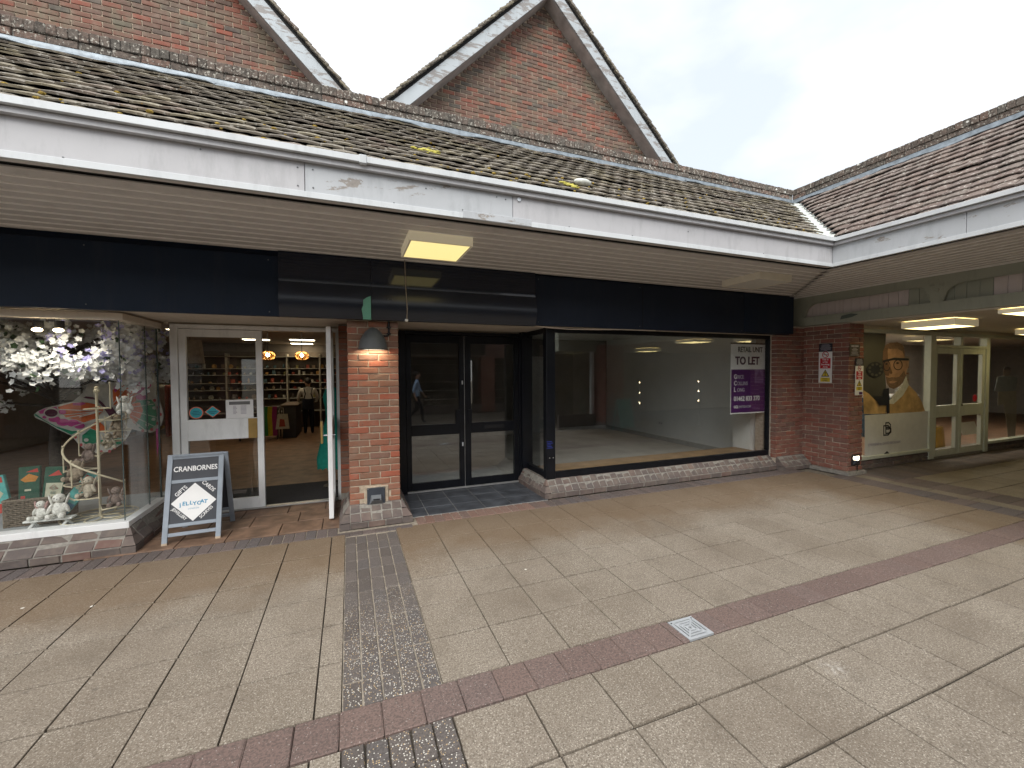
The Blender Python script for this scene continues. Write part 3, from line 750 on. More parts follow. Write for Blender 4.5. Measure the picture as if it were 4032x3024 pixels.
SKIRT = plain('skirting', (.50, .50, .48), .5)
shell('skirting_board', SKIRT, (.445, 7.115, 10.475, 10.498, .012, .11), (7.095, 7.118, 5.95, 10.47, .012, .11), (.461, .48, 6.05, 10.47, .012, .11))
t = thing('wall_socket', 'white double socket on the vacant unit side wall', 'socket', (7.1, 8.2, .4)); MB().cbox(7.105, 7.119, 8.1, 8.25, .38, .47, .003).build('plate', INK_WHITE, t); MB().box(7.102, 7.1045, 8.125, 8.155, .41, .44).box(7.102, 7.1045, 8.195, 8.225, .41, .44).build('switch', INK_GREY, t)
t = thing('rear_door', 'pale flush door in the back wall of the vacant unit', 'door', (4.9, 10.5, 0)); MB().cbox(4.4, 5.3, 10.46, 10.497, .012, 2.05, .004).build('leaf', plain('door_grey', (.52, .53, .52), .5), t); MB().box(4.33, 4.395, 10.45, 10.497, .012, 2.12).box(5.305, 5.37, 10.45, 10.497, .012, 2.12).box(4.395, 5.305, 10.45, 10.497, 2.055, 2.12).build('architrave', SKIRT, t); MB().tube([(4.47, 10.455, 1.0), (4.47, 10.42, 1.0), (4.58, 10.42, 1.0)], .009, 6).build('handle', STEEL, t)
# ================================================================== signboards
def sign(label, mat, x0, x1, y, z0, z1, d=.05):
    o = MB().cbox(x0, x1, y, y+d, z0, z1, .003).build('signboard', mat); tag(o, label, 'signboard', 'blank navy signboards above the shops'); return o
MB().cbox(-7.2, 7.10, 4.985, 5.02, 2.31, 2.985, .002).build('sign_backing', NAVY_MATT); tag(bpy.data.objects['sign_backing'], 'dark navy backing board running behind all the blank sign panels', 'backing board')
sign('matt navy sign panel above the gift shop window', NAVY_MATT, -7.2, -.66, 4.93, 2.295, 2.915)
sign('plain matt navy sign panel above the vacant shop window', NAVY_MATT2, 2.247, 5.96, 4.925, 2.305, 2.945)
sign('short darker navy end panel next to the arcade beam', NAVY_MATT, 5.964, 7.12, 4.925, 2.325, 2.955)
NAVY_SATIN = plain('navy_satin', (.009, .014, .027), .30, spec=.6, var=.2, scale=3)
# glossy bowed panel
gp = thing('signboard', 'glossy bowed navy sign panel above the pier and black doors', 'signboard', (.8, 4.9, 2.3), 'blank navy signboards above the shops')
prof = [(4.895, 2.965), (4.895, 2.80), (4.895, 2.672), (4.895, 2.666), (4.895, 2.66)]
for k in range(1, 15):
    a = k/14; prof.append((4.895-.05*math.sin(math.pi*a), 2.66-.365*a))
for (x0, x1) in ((-.657, .243), (.246, .625), (.628, 2.244)):
    n = len(prof); b = MB()
    MB().add([(x, y, z) for x in (x0, x1) for y, z in prof[:5]], [(i, i+1, 5+i+1, 5+i) for i in range(4)]).build('upper_panel', NAVY_GLOSS, gp)
    b.add([(x, y, z) for x in (x0, x1) for y, z in prof[4:]], [(i, i+1, n-4+i+1, n-4+i) for i in range(n-5)])
    back = [(4.98, 2.295), (4.98, 2.965)]; m_ = n+2
    b.add([(x, y, z) for x in (x0, x1) for y, z in prof+back], [(n-1, n, m_+n, m_+n-1), (0, m_, m_+n+1, n+1), tuple(range(m_-1, -1, -1)), tuple(range(m_, 2*m_))])
    o = b.build('bowed_panel', NAVY_SATIN, gp)
    for p in o.data.polygons[:n-5]: p.use_smooth = True
MB(F_front(0, 4.838, 0)).prism([(.238, 2.545), (.238, 2.29), (.158, 2.29), (.150, 2.36), (.142, 2.40), (.158, 2.44), (.160, 2.50), (.20, 2.53)], -.055, .002).build('torn_vinyl', plain('green_vinyl', (.16, .42, .32), .6, var=.05), gp)
MB().tube([(.612, 4.888, 2.985), (.616, 4.882, 2.8), (.62, 4.875, 2.62), (.622, 4.835, 2.5), (.626, 4.833, 2.42), (.628, 4.885, 2.30)], .0045, 6).build('hanging_wire', plain('wire_buff', (.40, .34, .28), .6), gp)
MB().cbox(.606, .64, 4.87, 4.90, 2.285, 2.315, .004).build('clip', INK_WHITE, gp)
MB().cbox(-7.2, 7.08, 4.90, 4.95, 2.972, 2.988, .002).build('soffit_trim', SOFFIT, cm)
for (x, z) in ((2.30, 2.90), (2.30, 2.35), (3.9, 2.90), (3.9, 2.35), (5.9, 2.90), (5.9, 2.35), (-.75, 2.87), (-.75, 2.34), (-2.2, 2.87), (-2.2, 2.34), (.42, 2.52), (.47, 2.515)):
    o = MB(F_front(x, 4.922 if x > 2 else (4.927 if x < 0 else 4.842), z)).lathe([(.0, .003), (.005, .003), (.007, 0)], 8).build('screw', GREY_METAL, gp)
MB().box(3.948, 3.954, 4.9225, 4.9245, 2.31, 2.94).build('panel_joint', DARK, gp)
# loose cable sagging below the right-hand panel
o = MB().tube([(2.25, 4.96, 2.305), (2.45, 4.955, 2.287), (2.75, 4.95, 2.275), (3.1, 4.95, 2.28), (3.6, 4.95, 2.296), (4.2, 4.95, 2.298)], .008, 6).build('loose_cable', plain('cable_cream', (.60, .52, .42), .6)); tag(o, 'loose cream cable sagging under the sign above the vacant window', 'cable')

# ================================================================== lights on ceilings
LAMP_BOX_GLOW = NM('lamp_box_added_glow').fin((.90, .86, .74), .5, em=(1, .86, .55), es=.055)  # faint glow added to the housing so its sides stand out from the soffit
def ceil_light(label, x0, x1, y0, y1, z, h, lit, grp='boxed ceiling lights'):
    t = thing('ceiling_light', label, 'light', ((x0+x1)/2, (y0+y1)/2, z+h), grp)
    fr = .022
    MB().box(x0, x1, y0, y0+.008, z, z+h).box(x0, x1, y1-.008, y1, z, z+h).box(x0, x0+.008, y0+.008, y1-.008, z, z+h).box(x1-.008, x1, y0+.008, y1-.008, z, z+h).build('housing', LAMP_BOX_GLOW if lit else LAMP_BOX, t)
    MB().box(x0+.008, x1-.008, y0+.008, y0+fr, z, z+.006).box(x0+.008, x1-.008, y1-fr, y1-.008, z, z+.006).box(x0+.008, x0+fr, y0+fr, y1-fr, z, z+.006).box(x1-fr, x1-.008, y0+fr, y1-fr, z, z+.006).build('rim', LAMP_BOX, t)
    MB().box(x0+fr, x1-fr, y0+fr, y1-fr, z+.003, z+.012).build('diffuser', lit or DIFF_OFF, t)
ceil_light('lit yellow box light under the long canopy', .525, 1.12, 3.86, 4.475, 2.902, .088, LIT_YELLOW)
ceil_light('unlit white box light under the long canopy near the corner', 4.985, 5.59, 3.90, 4.49, 2.902, .088, None)
LIT_ARC = emit('arcade_diffuser', (1.0, .80, .34), 1.9)
ceil_light('lit box light hanging in the arcade before the glasses poster', 8.17, 8.83, 3.30, 3.93, 2.352, .10, LIT_ARC)
ceil_light('lit flush light panel just inside the arcade beam', 7.62, 8.25, 2.05, 2.68, 2.40, .055, LIT_ARC)
ceil_light('lit box light farther along the arcade at the right edge', 11.75, 12.4, 3.26, 3.9, 2.352, .10, LIT_ARC)
ceil_light('arcade box light seen only as a reflection', 9.0, 9.6, -1.3, -.7, 2.352, .10, LIT_ARC)

# ================================================================== pier lamp, conduit, step light
t = thing('wall_lamp', 'grey bell shaped wall lamp glowing on the brick pier', 'lamp', (.262, 5.0, 1.96))
pr = [(.158, 1.968), (.157, 1.99), (.150, 2.03), (.136, 2.08), (.112, 2.13), (.078, 2.175), (.040, 2.205), (.004, 2.218)]
b = MB().lathe(pr, 28, (.262, 4.985, 0), math.pi, 2*math.pi); b.lathe([(r-.006 if r > .01 else r, z-.004) for r, z in pr], 28, (.262, 4.985, 0), math.pi, 2*math.pi)
n = len(pr); vs_ = [(.262-r, 4.985, z) for r, z in pr]+[(.262+r, 4.985, z) for r, z in pr]
b.add(vs_, [(i, i+1, n+i+1, n+i) for i in range(n-1)]); b.box(.18, .345, 4.985, 5.0, 1.99, 2.16)
b.build('bell_shade', GREY_METAL, t, True)
MB().lathe([(.006, 1.985), (.125, 1.985), (.125, 1.992), (.006, 1.992)], 20, (.262, 4.98, 0), math.pi+.1, 2*math.pi-.1).build('bulb', LIT_BELL, t)
MB().lathe([(.151, 1.968), (.158, 1.966), (.158, 1.974)], 28, (.262, 4.985, 0), math.pi, 2*math.pi).build('rim', BLACK_PLASTIC, t)
t = thing('conduit', 'short black conduit with clips feeding the wall lamp', 'conduit', (.435, 4.99, 2.12))
MB().tube([(.437, 4.986, 2.305), (.437, 4.986, 2.14), (.43, 4.986, 2.128), (.37, 4.986, 2.126)], .010, 8).build('pipe', BLACK_PLASTIC, t)
for z in (2.225, 2.15): MB().cbox(.412, .462, 4.972, 4.999, z-.008, z+.008, .003).build('clip', BLACK_PLASTIC, t)
t = thing('step_light', 'dark hooded step light set in mortar low on the pier', 'light', (.27, 5.0, .19))
MB().cbox(.140, .408, 4.990, 5.06, .168, .408, .008).build('mortar_surround', MORTAR, t)
PLATE = plain('plate_grey', (.045, .052, .065), .45)
MB().cbox(.172, .368, 4.972, 4.990, .190, .392, .004).build('plate', PLATE, t)
MB().add([(.195, 4.971, .205), (.345, 4.971, .205), (.318, 4.915, .262), (.222, 4.915, .262), (.215, 4.971, .31), (.325, 4.971, .31), (.318, 4.915, .285), (.222, 4.915, .285)],
         [(0,1,2,3),(3,2,6,7),(7,6,5,4),(0,3,7,4),(1,5,6,2)]).build('hood', plain('hood_grey', (.16, .175, .19), .35, spec=.5), t)
MB().box(.235, .305, 4.9125, 4.9145, .266, .280).build('slot', BLACK_PLASTIC, t)
for x in (.182, .358):
    for z in (.200, .382): MB(F_front(x, 4.971, z)).lathe([(.0, .003), (.004, .003), (.005, 0)], 8).build('screw', ALU, t)
t = thing('step_light', 'lit step light low on the corner pier by the arcade', 'light', (7.7, 4.28, .2))
MB().cbox(7.60, 7.80, 4.262, 4.30, .145, .325, .004).build('plate', BLACK_PLASTIC, t)
MB().box(7.635, 7.765, 4.256, 4.2615, .245, .29).build('bulb', LIT_BELL, t)
MB().add([(7.63, 4.262, .16), (7.77, 4.262, .16), (7.75, 4.22, .235), (7.65, 4.22, .235), (7.64, 4.262, .24), (7.76, 4.262, .24)], [(0,1,2,3),(3,2,5,4),(0,3,4),(1,5,2)]).build('hood', PLATE, t)
MB().tube([(7.72, 4.255, .145), (7.72, 4.255, .06), (7.74, 4.24, .02)], .008, 6).build('pipe', BLACK_PLASTIC, t)

# ================================================================== arcade: beam, ceiling, far structure
shell('arcade_ceiling', plain('arcade_ceiling_paint', (.62, .57, .49), .7, var=.06), (7.56, 24, -4, 4.5, 2.462, 2.50), (7.56, 24, 4.43, 4.60, 2.36, 2.60))
bm_ = thing('arcade_beam', 'sage green timber beam with arched plank panels over the arcade', 'beam', (7.5, 3, 2.48))
FB = F_left(7.5, 0, 0)     # u = -y
MB(FB).box(-5.3, 1.5, 2.482, 2.632, -.12, 0).build('bottom_rail', SAGE, bm_)
def top_curve(s, w_):      # s: 0..1 along an opening, lens shaped arch with tight springing
    a = min(1, s/.12); e = min(1, (1-s)/.10)
    return 2.655 + .215*math.sqrt(max(0, 1-(1-a)**2))*math.sqrt(max(0, 1-(1-e)**2)) - .012*math.sin(math.pi*s) - .05*max(0, .35-s)
ops = [(-5.00, -3.285), (-3.155, -1.44), (-1.31, .4)]
b = MB(FB)
for (a, c) in ops:
    n = 36
    for i in range(n):
        u0, u1 = a+(c-a)*i/n, a+(c-a)*(i+1)/n; z0, z1 = top_curve(i/n, 1), top_curve((i+1)/n, 1)
        b.prism([(u0, z0), (u1, z1), (u1, 2.99), (u0, 2.99)], -.05, 0)
for (a, c) in ((-5.3, -5.0), (-3.285, -3.155), (-1.44, -1.31), (.4, 1.5)): b.box(a, c, 2.632, 2.99, -.05, 0)
b.build('arched_frame', SAGE, bm_)
b = MB(FB)
for (a, c) in ops:
    b.tube([(a+(c-a)*i/40, top_curve(i/40, 1)-.002, .004) for i in range(41)], .007, 5)
b.build('arch_moulding', SAGE, bm_)
for yc in (-3.22, -1.375):   # pierced trefoil ornaments in the spandrels
    for (du, dz) in ((0, 2.79), (-.05, 2.865), (.05, 2.865), (0, 2.91)):
        MB(FB).lathe([(.016, .004), (.022, .005), (.026, .0)], 10, (yc+du, dz, 0)).build('ornament_ring', SAGE, bm_)
u = -5.02; k = 0
while u < .4:
    wht = (u < -3.66) or (-2.76 < u < -1.3)
    MB(FB).cbox(u, u+.118, 2.632, 2.94, -.09, -.066, .004).build('plank', PINK_WHITE if wht else SAGE, bm_); u += .122
MB(FB).prism([(-4.42, 2.53), (-4.25, 2.55), (-4.16, 2.585), (-4.26, 2.61), (-4.40, 2.59)], 0.0005, .0025).build('paint_patch', plain('patch_green', (.10, .13, .115), .6), bm_)
shell('arcade_wall', plain('arcade_wall_paint', (.46, .43, .39), .8, var=.1), (23.5, 24, -4, 4.4, 0, 2.46), (7.6, 24, 8.5, 8.6, 0, 2.7), (7.9, 8.0, 4.6, 8.5, 0, 2.6), (23.4, 23.5, 4.5, 8.5, 0, 2.6), (7.6, 24, -4.1, -4.0, 0, 2.6))

# ================================================================== gift shop front (left)
ls = thing('shopfront', 'white framed gift shop front with bay window and double doors', 'shopfront', (-1.0, 6.0, 0))
it = plinth(ls, (-7.2, 5.15, 0), (1, 0, 0), 7.2-2.03, .18, .205) + plinth(ls, (-2.03, 5.15, 0), (0, 1, 0), .85, .11, .205)
pieces(ls, 'plinth_brick', it, 300, 'far_plinth'); plinth_corner(ls, (-2.03, 5.15, 0), (1,0,0), (0,-1,0), .11, .18)
MB().cbox(-7.2, -2.02, 5.115, 5.25, .205, .268, .004).cbox(-2.10, -2.02, 5.25, 5.985, .205, .268, .004).build('window_sill', WHITE_FRAME, ls)
MB().cbox(-7.2, -2.01, 5.10, 5.21, 2.228, 2.292, .004).cbox(-2.12, -2.01, 5.21, 5.99, 2.228, 2.292, .004).build('window_head', HEAD_BEIGE, ls)
MB().cbox(-2.068, -2.052, 5.984, 6.0, .20, 2.292, .003).build('pane_joint', GLASS_EDGE, ls); MB().cbox(-2.045, -1.93, 5.985, 6.05, .03, .26, .004).build('side_light_sill', WHITE_FRAME, ls); MB().box(-2.046, -1.934, 6.0, 6.008, .255, 2.295).build('window_pane', GLASS, ls)
MB().box(-7.2, -2.075, 5.172, 5.180, .262, 2.234).build('window_pane', GLASS, ls)
MB().box(-2.070, -2.062, 5.175, 5.985, .262, 2.234).build('window_pane', GLASS, ls)
MB().box(-2.0765, -2.0695, 5.170, 5.178, .262, 2.234).build('corner_joint', GLASS_EDGE, ls)
MB().box(-2.071, -2.061, 5.70, 5.708, .262, 2.234).build('pane_joint', GLASS_EDGE, ls)
MB().cbox(-1.935, -1.862, 5.97, 6.06, .015, 2.29, .004).cbox(-.155, -.105, 5.97, 6.06, .015, 2.29, .004).cbox(-1.862, -.155, 5.97, 6.06, 2.242, 2.29, .004).build('door_frame', WHITE_FRAME, ls)
MB().cbox(-1.86, -.155, 5.96, 6.05, .012, .030, .003).build('threshold', ALU, ls)
def leaf(M, w_, name, plate=True):
    """door leaf in frame M: u 0..w_, v up, outward z"""
    d = .05; b = MB(M)
    b.cbox(0, .07, .03, 2.235, -d, 0, .003).cbox(w_-.07, w_, .03, 2.235, -d, 0, .003).cbox(.07, w_-.07, 2.145, 2.235, -d, 0, .003).cbox(.07, w_-.07, .03, .16, -d, 0, .003).cbox(.07, w_-.07, .905, 1.155, -d, 0, .003)
    o = b.build(name, WHITE_FRAME, ls)
    b = MB(M).box(.068, w_-.068, 1.150, 2.150, -.030, -.024).box(.068, w_-.068, .155, .910, -.030, -.024); b.build('door_pane', GLASS, o)
    MB(M).cbox(w_-.165, w_-.068, .905, 1.150, .001, .007, .001).build('push_plate', BRASS, o)
    return o
dl = leaf(F_front(-1.855, 5.985, 0), .852, 'door')
leaf(frame((-.235, 6.0, 0), (0, -1, 0), (0, 0, 1)), .82, 'door')   # open leaf, seen edge on
MB().tube([(-.30, 5.26, .985), (-.16, 5.26, .985)], .008, 8).build('lock_bar', STEEL, ls)
MB().cbox(-.31, -.288, 5.20, 5.30, .90, 1.15, .002).build('push_plate', BRASS, ls)
# paper notice and stickers on the fixed leaf
t = thing('opening_hours_notice', 'white paper opening hours notice on the gift shop door', 'notice', (-1.25, 5.95, 1.16))
F = F_front(-1.40, 5.988, 1.158)
MB(F).box(0, .29, 0, .225, .0, .003).build('paper', INK_WHITE, t); MB(F).box(.035, .255, .165, .205, .003, .004).build('heading_bar', plain('heading_grey', (.16, .16, .16), .6), t)

b = MB(F)
for k in range(7): b.box(.075, .075+.03+.012*((k*37) % 3)/2, .145-.0155*k, .152-.0155*k, .003, .0038).box(.155, .215, .145-.0155*k, .152-.0155*k, .003, .0038)
b.build('printed_lines', INK_GREY, t)
t = thing('sticker', 'round teal sticker with coral rim on the gift shop door', 'sticker', (-1.70, 5.95, 1.24))
MB(F_front(-1.700, 5.989, 1.240)).lathe([(.0, .002), (.072, .002), (.072, 0)], 24).build('rim', INK_CORAL, t); MB(F_front(-1.700, 5.987, 1.240)).lathe([(.0, .002), (.061, .002), (.061, 0)], 24).build('disc', INK_TEAL, t)
b = MB(F_front(-1.70, 5.9845, 1.24)); b.box(-.045, .045, -.006, .002, 0, .001).box(-.03, .03, .014, .022, 0, .001).box(-.035, .035, -.026, -.018, 0, .001); b.build('printed_lines', plain('ink_navy', (.02, .12, .18), .5), t)
t = thing('sticker', 'diamond teal sticker with coral rim on the gift shop door', 'sticker', (-1.53, 5.95, 1.25))
MB(F_front(-1.535, 5.989, 1.247)).prism([(-.083, 0), (0, -.072), (.083, 0), (0, .072)], 0, .002).build('rim', INK_CORAL, t); MB(F_front(-1.535, 5.987, 1.247)).prism([(-.071, 0), (0, -.062), (.071, 0), (0, .062)], 0, .002).build('disc', INK_TEAL, t)
b = MB(F_front(-1.535, 5.9845, 1.247)); b.box(-.04, .04, -.006, .004, 0, .001).box(-.022, .022, -.024, -.016, 0, .001); b.build('printed_lines', plain('ink_navy2', (.02, .12, .18), .5), t)

# ================================================================== vacant shop front
vf = thing('shopfront', 'black framed vacant shop front with double doors and large window', 'shopfront', (3.5, 5.5, 0))
it = plinth(vf, (2.51, 5.14, 0), (1, 0, 0), 6.86-2.51, .165, .112, scale=1.03) + plinth(vf, (2.51, 5.92, 0), (0, -1, 0), .78, .10, .112, scale=1.03)
pieces(vf, 'plinth_brick', it, 300, 'far_plinth'); plinth_corner(vf, (2.51, 5.14, 0), (-1,0,0), (0,-1,0), .10, .165, scale=1.03)
b = MB().cbox(2.505, 2.64, 5.115, 5.22, .222, 2.31, .004)                      # corner post
b.cbox(2.64, 6.97, 5.13, 5.20, .222, .312, .004).cbox(2.64, 6.97, 5.13, 5.20, 2.245, 2.31, .004).cbox(6.80, 6.97, 5.125, 5.205, .312, 2.245, .004)
b.cbox(2.53, 2.60, 5.22, 5.92, .222, .30, .004).cbox(2.53, 2.60, 5.22, 5.92, 2.245, 2.31, .004).cbox(2.46, 2.63, 5.86, 5.99, .22, 2.31, .004)
b.build('window_frame', BLACK_FRAME, vf)
MB().box(2.63, 6.81, 5.158, 5.166, .30, 2.25).build('window_pane', GLASS_DARK, vf)
MB().box(2.562, 2.570, 5.21, 5.87, .29, 2.25).build('window_pane', GLASS_DARK, vf)
b = MB().cbox(.56, .735, 5.90, 5.99, .015, 2.285, .004).cbox(2.425, 2.50, 5.90, 5.99, .015, 2.285, .004).cbox(.735, 2.425, 5.90, 5.99, 2.235, 2.285, .004)
b.build('door_frame', BLACK_FRAME, vf)
MB().cbox(.735, 2.425, 5.885, 5.98, .012, .034, .003).build('threshold', ALU, vf)
for k, (x0, x1) in enumerate(((.738, 1.566), (1.578, 2.423))):
    g0, g1 = (.806, 1.492) if k == 0 else (1.666, 2.346); b = MB()
    b.cbox(x0, g0, 5.915, 5.965, .035, 2.232, .003).cbox(g1, x1, 5.915, 5.965, .035, 2.232, .003).cbox(g0, g1, 5.915, 5.965, 2.12, 2.232, .003).cbox(g0, g1, 5.915, 5.965, .035, .138, .003).cbox(g0, g1, 5.915, 5.965, .810, .960, .003)
    o = b.build('door', BLACK_FRAME, vf)
    MB().box(g0-.002, g1+.002, 5.938, 5.944, .955, 2.125).box(g0-.002, g1+.002, 5.938, 5.944, .135, .815).build('door_pane', GLASS_DARK, o)
    if k == 0:
        MB().cbox(1.435, 1.50, 5.90, 5.914, .96, 1.16, .002).build('push_plate', BLACK_FRAME, o)
        for (x, z) in ((1.535, 1.555), (1.535, .655)): MB().cbox(x-.010, x+.010, 5.905, 5.914, z-.028, z+.028, .003).build('lock', STEEL, o)
    else:
        MB().cbox(1.61, 1.675, 5.90, 5.914, .96, 1.16, .002).build('push_plate', BLACK_FRAME, o)
        MB().cbox(1.86, 2.18, 5.903, 5.914, .862, .918, .003).box(1.88, 2.16, 5.900, 5.9025, .878, .902).build('letter_box', BLACK_PLASTIC, o)
MB().box(1.5685, 1.5755, 5.93, 5.95, .035, 2.232).build('brush_strip', ALU, vf)
b = MB()
for k in range(5): b.box(2.505+.01*(k % 2), 2.60-.015*(k % 3), 5.1125, 5.1145, .655+.022*k, .661+.022*k)
b.build('blue_tag_marks', plain('tag_blue', (.03, .05, .32), .5), vf)
for x in (2.55, 2.605): MB(F_front(x, 5.1145, .52)).lathe([(.0, .003), (.007, .003), (.008, 0)], 8).build('screw', ALU, vf)

# ================================================================== to let poster
t = thing('to_let_poster', 'white and purple RETAIL UNIT TO LET poster in the vacant shop window', 'poster', (6.44, 5.2, .96))
F = F_front(5.992, 5.20, .966)
MB(F).box(0, .889, 0, 1.20, -.004, 0).build('sheet', INK_WHITE, t); MB(F).box(.012, .879, .022, .758, .0005, .002).build('purple_field', INK_PURPLE, t)
MB(F).tube([(.0, 1.20, .0), (.889, 1.20, .0)], .012, 8).build('top_rail', plain('rail_brown', (.06, .04, .035), .5), t)
TX = lambda s, u, v, size, mat, **k: text(s, F @ Matrix.Translation((u, v, .0035)), size, mat, t, **k)
TX('RETAIL UNIT', .155, 1.055, .128, INK_BLACK, sx=.80, bold=.0016)
TX('TO LET', .098, .845, .185, INK_PLUM, sx=.93, bold=.0065)
for (s, v) in (('GRICE', .600), ('COLLINS', .490), ('LONG', .380)):
    TX(s[0], .072, v, .108, INK_WHITE, sx=.80, bold=.0028); TX(s[1:], .145, v, .090, INK_GREY, sx=.84, bold=.0012)
TX('01462 833 370', .072, .222, .112, INK_WHITE, sx=.90, bold=.003)
TX('GCL', .072, .100, .062, INK_WHITE, sx=.85, bold=.002); TX('LIMITED.COM', .172, .100, .058, INK_GREY, sx=.85, bold=.0008)
MB(F).box(.56, .77, .52, .755, .0022, .003).build('faded_sticker', plain('sticker_mauve', (.20, .11, .26), .6), t)
b = MB(F); b.prism([(.60, .63), (.73, .63), (.665, .745)], .0032, .0038); b.box(.59, .74, .60, .612, .0032, .0038).box(.60, .73, .555, .567, .0032, .0038); b.build('sticker_print', plain('sticker_print', (.12, .05, .17), .6), t)

# ================================================================== A-board
t = thing('a_board', 'grey framed folding A-board sign in front of the gift shop door', 'sign', (-1.5, 5.2, 0))
BLUEGREY = plain('frame_bluegrey', (.27, .31, .36), .6, var=.12); PANEL = plain('panel_slate', (.040, .044, .055), .55, var=.12)
AW, AL = .49, .905
MA = frame((-1.752, 5.045, .0), (1, .055, 0), (.055*-.28, .28, .86))
b = MB(MA)
def abar(n, u0, u1, v0, v1, d0=-.026, d1=.0): return MB(MA).cbox(u0, u1, v0, v1, d0, d1, .003).build(n, BLUEGREY, t)
abar('stile', 0, .046, .0, AL); abar('stile', AW-.046, AW, .0, AL)
for (v0, v1) in ((AL-.05, AL), (.605, .640), (.170, .205), (.082, .118)): abar('rail', .046, AW-.046, v0, v1, -.024, -.002)
MB(MA).box(.044, AW-.044, .20, .61, -.018, -.010).box(.044, AW-.044, .635, AL-.045, -.018, -.010).build('panel', PANEL, t)
TA = lambda s, u, v, size, mat, rot=0, **k: text(s, MA @ Matrix.Translation((u, v, -.0085)) @ Matrix.Rotation(rot, 4, 'Z'), size, mat, t, **k)
TA('CRANBORNES', AW/2, .725, .073, INK_WHITE, align='CENTER', sx=.80, bold=.0015)
cu, cv, hw = AW/2, .405, .192
MB(MA).prism([(cu-hw, cv), (cu, cv-hw), (cu+hw, cv), (cu, cv+hw)], -.0095, -.0075).build('diamond', INK_WHITE, t)
r4 = math.radians(45)
TA('GIFTS', .098, .468, .052, INK_WHITE, r4, bold=.0008, sx=.95); TA('CARDS', .300, .592, .052, INK_WHITE, -r4, bold=.0008, sx=.90)
TA('JEWELLERY', .060, .346, .040, INK_WHITE, -r4, bold=.0006, sx=.84); TA('SCARVES', .312, .228, .040, INK_WHITE, r4, bold=.0006, sx=.90)
u = cu-.118
for ch, dv, dr in zip('jELLYCAT', (0, .008, .004, .010, -.002, .002, .012, .010), (.1, -.05, .08, -.06, .1, -.08, .06, -.04)):
    text(ch, MA @ Matrix.Translation((u, cv-.035+dv, -.0068)) @ Matrix.Rotation(dr, 4, 'Z'), .052, INK_BLUE, t, bold=.0016, thick=.0005); u += .020 if ch == 'j' else .0305
text('LONDON', MA @ Matrix.Translation((cu, cv-.072, -.0068)), .019, INK_BLUE, t, align='CENTER', thick=.0005, space=1.2)
MR = frame((-1.752+.012, 5.60, .0), (1, .055, 0), (.01, -.27, .86))
for (u0, u1, v0, v1) in ((0, .046, 0, .90), (AW-.046, AW, 0, .90), (.046, AW-.046, .85, .90), (.046, AW-.046, .17, .205), (.046, AW-.046, .082, .118)): MB(MR).cbox(u0, u1, v0, v1, .0, .024, .003).build('back_frame', BLUEGREY, t)
MB(MR).box(.044, AW-.044, .20, .86, .008, .016).build('back_panel', PANEL, t)
FEET = plain('raw_wood', (.42, .33, .24), .8)
for u in (.0, AW-.046): MB(MA).cbox(u-.001, u+.047, -.001, .03, -.027, .001, .003).build('worn_foot', FEET, t)

# ================================================================== drain cover
t = thing('drain_cover', 'square slotted steel drain cover set in the red paver strip', 'drain cover', (2.085, 2.105, 0))
MB().box(1.985, 2.185, 2.005, 2.205, -.045, -.03).build('pit', DARK, t)
cx_, cy_ = 2.085, 2.105; b = MB()
for (r0, r1) in ((.080, .100), (.058, .069), (.036, .047), (.014, .025)):
    b.box(cx_-r1, cx_+r1, cy_+r0, cy_+r1, -.008, .005).box(cx_-r1, cx_+r1, cy_-r1, cy_-r0, -.008, .005).box(cx_-r1, cx_-r0, cy_-r0, cy_+r0, -.008, .005).box(cx_+r0, cx_+r1, cy_-r0, cy_+r0, -.008, .005)
b.build('grate', STEEL, t)
for a in (1, 3): MB(Matrix.Translation((cx_, cy_, 0)) @ Matrix.Rotation(a*math.pi/4, 4, 'Z')).box(-.125, .125, -.006, .006, -.007, .0056).build('grate_bar', STEEL, t)
b = MB()
for (dx, dy) in ((-.086, 0), (.086, .0)): b.lathe([(.0, .0058), (.006, .0058), (.006, .004)], 8, (cx_+dx, cy_+.08, 0))
b.build('screw', DARK, t)

# stone lying on the tiles
o = MB().ell((2.30, 3.83, 3.676), (.105, .05, .035), 14).build('loose_stone', plain('pale_stone', (.55, .57, .53), .9, var=.25, scale=20, bump=.5), None, True); tag(o, 'pale loose stone lying on the roof tiles beside yellow moss', 'stone')

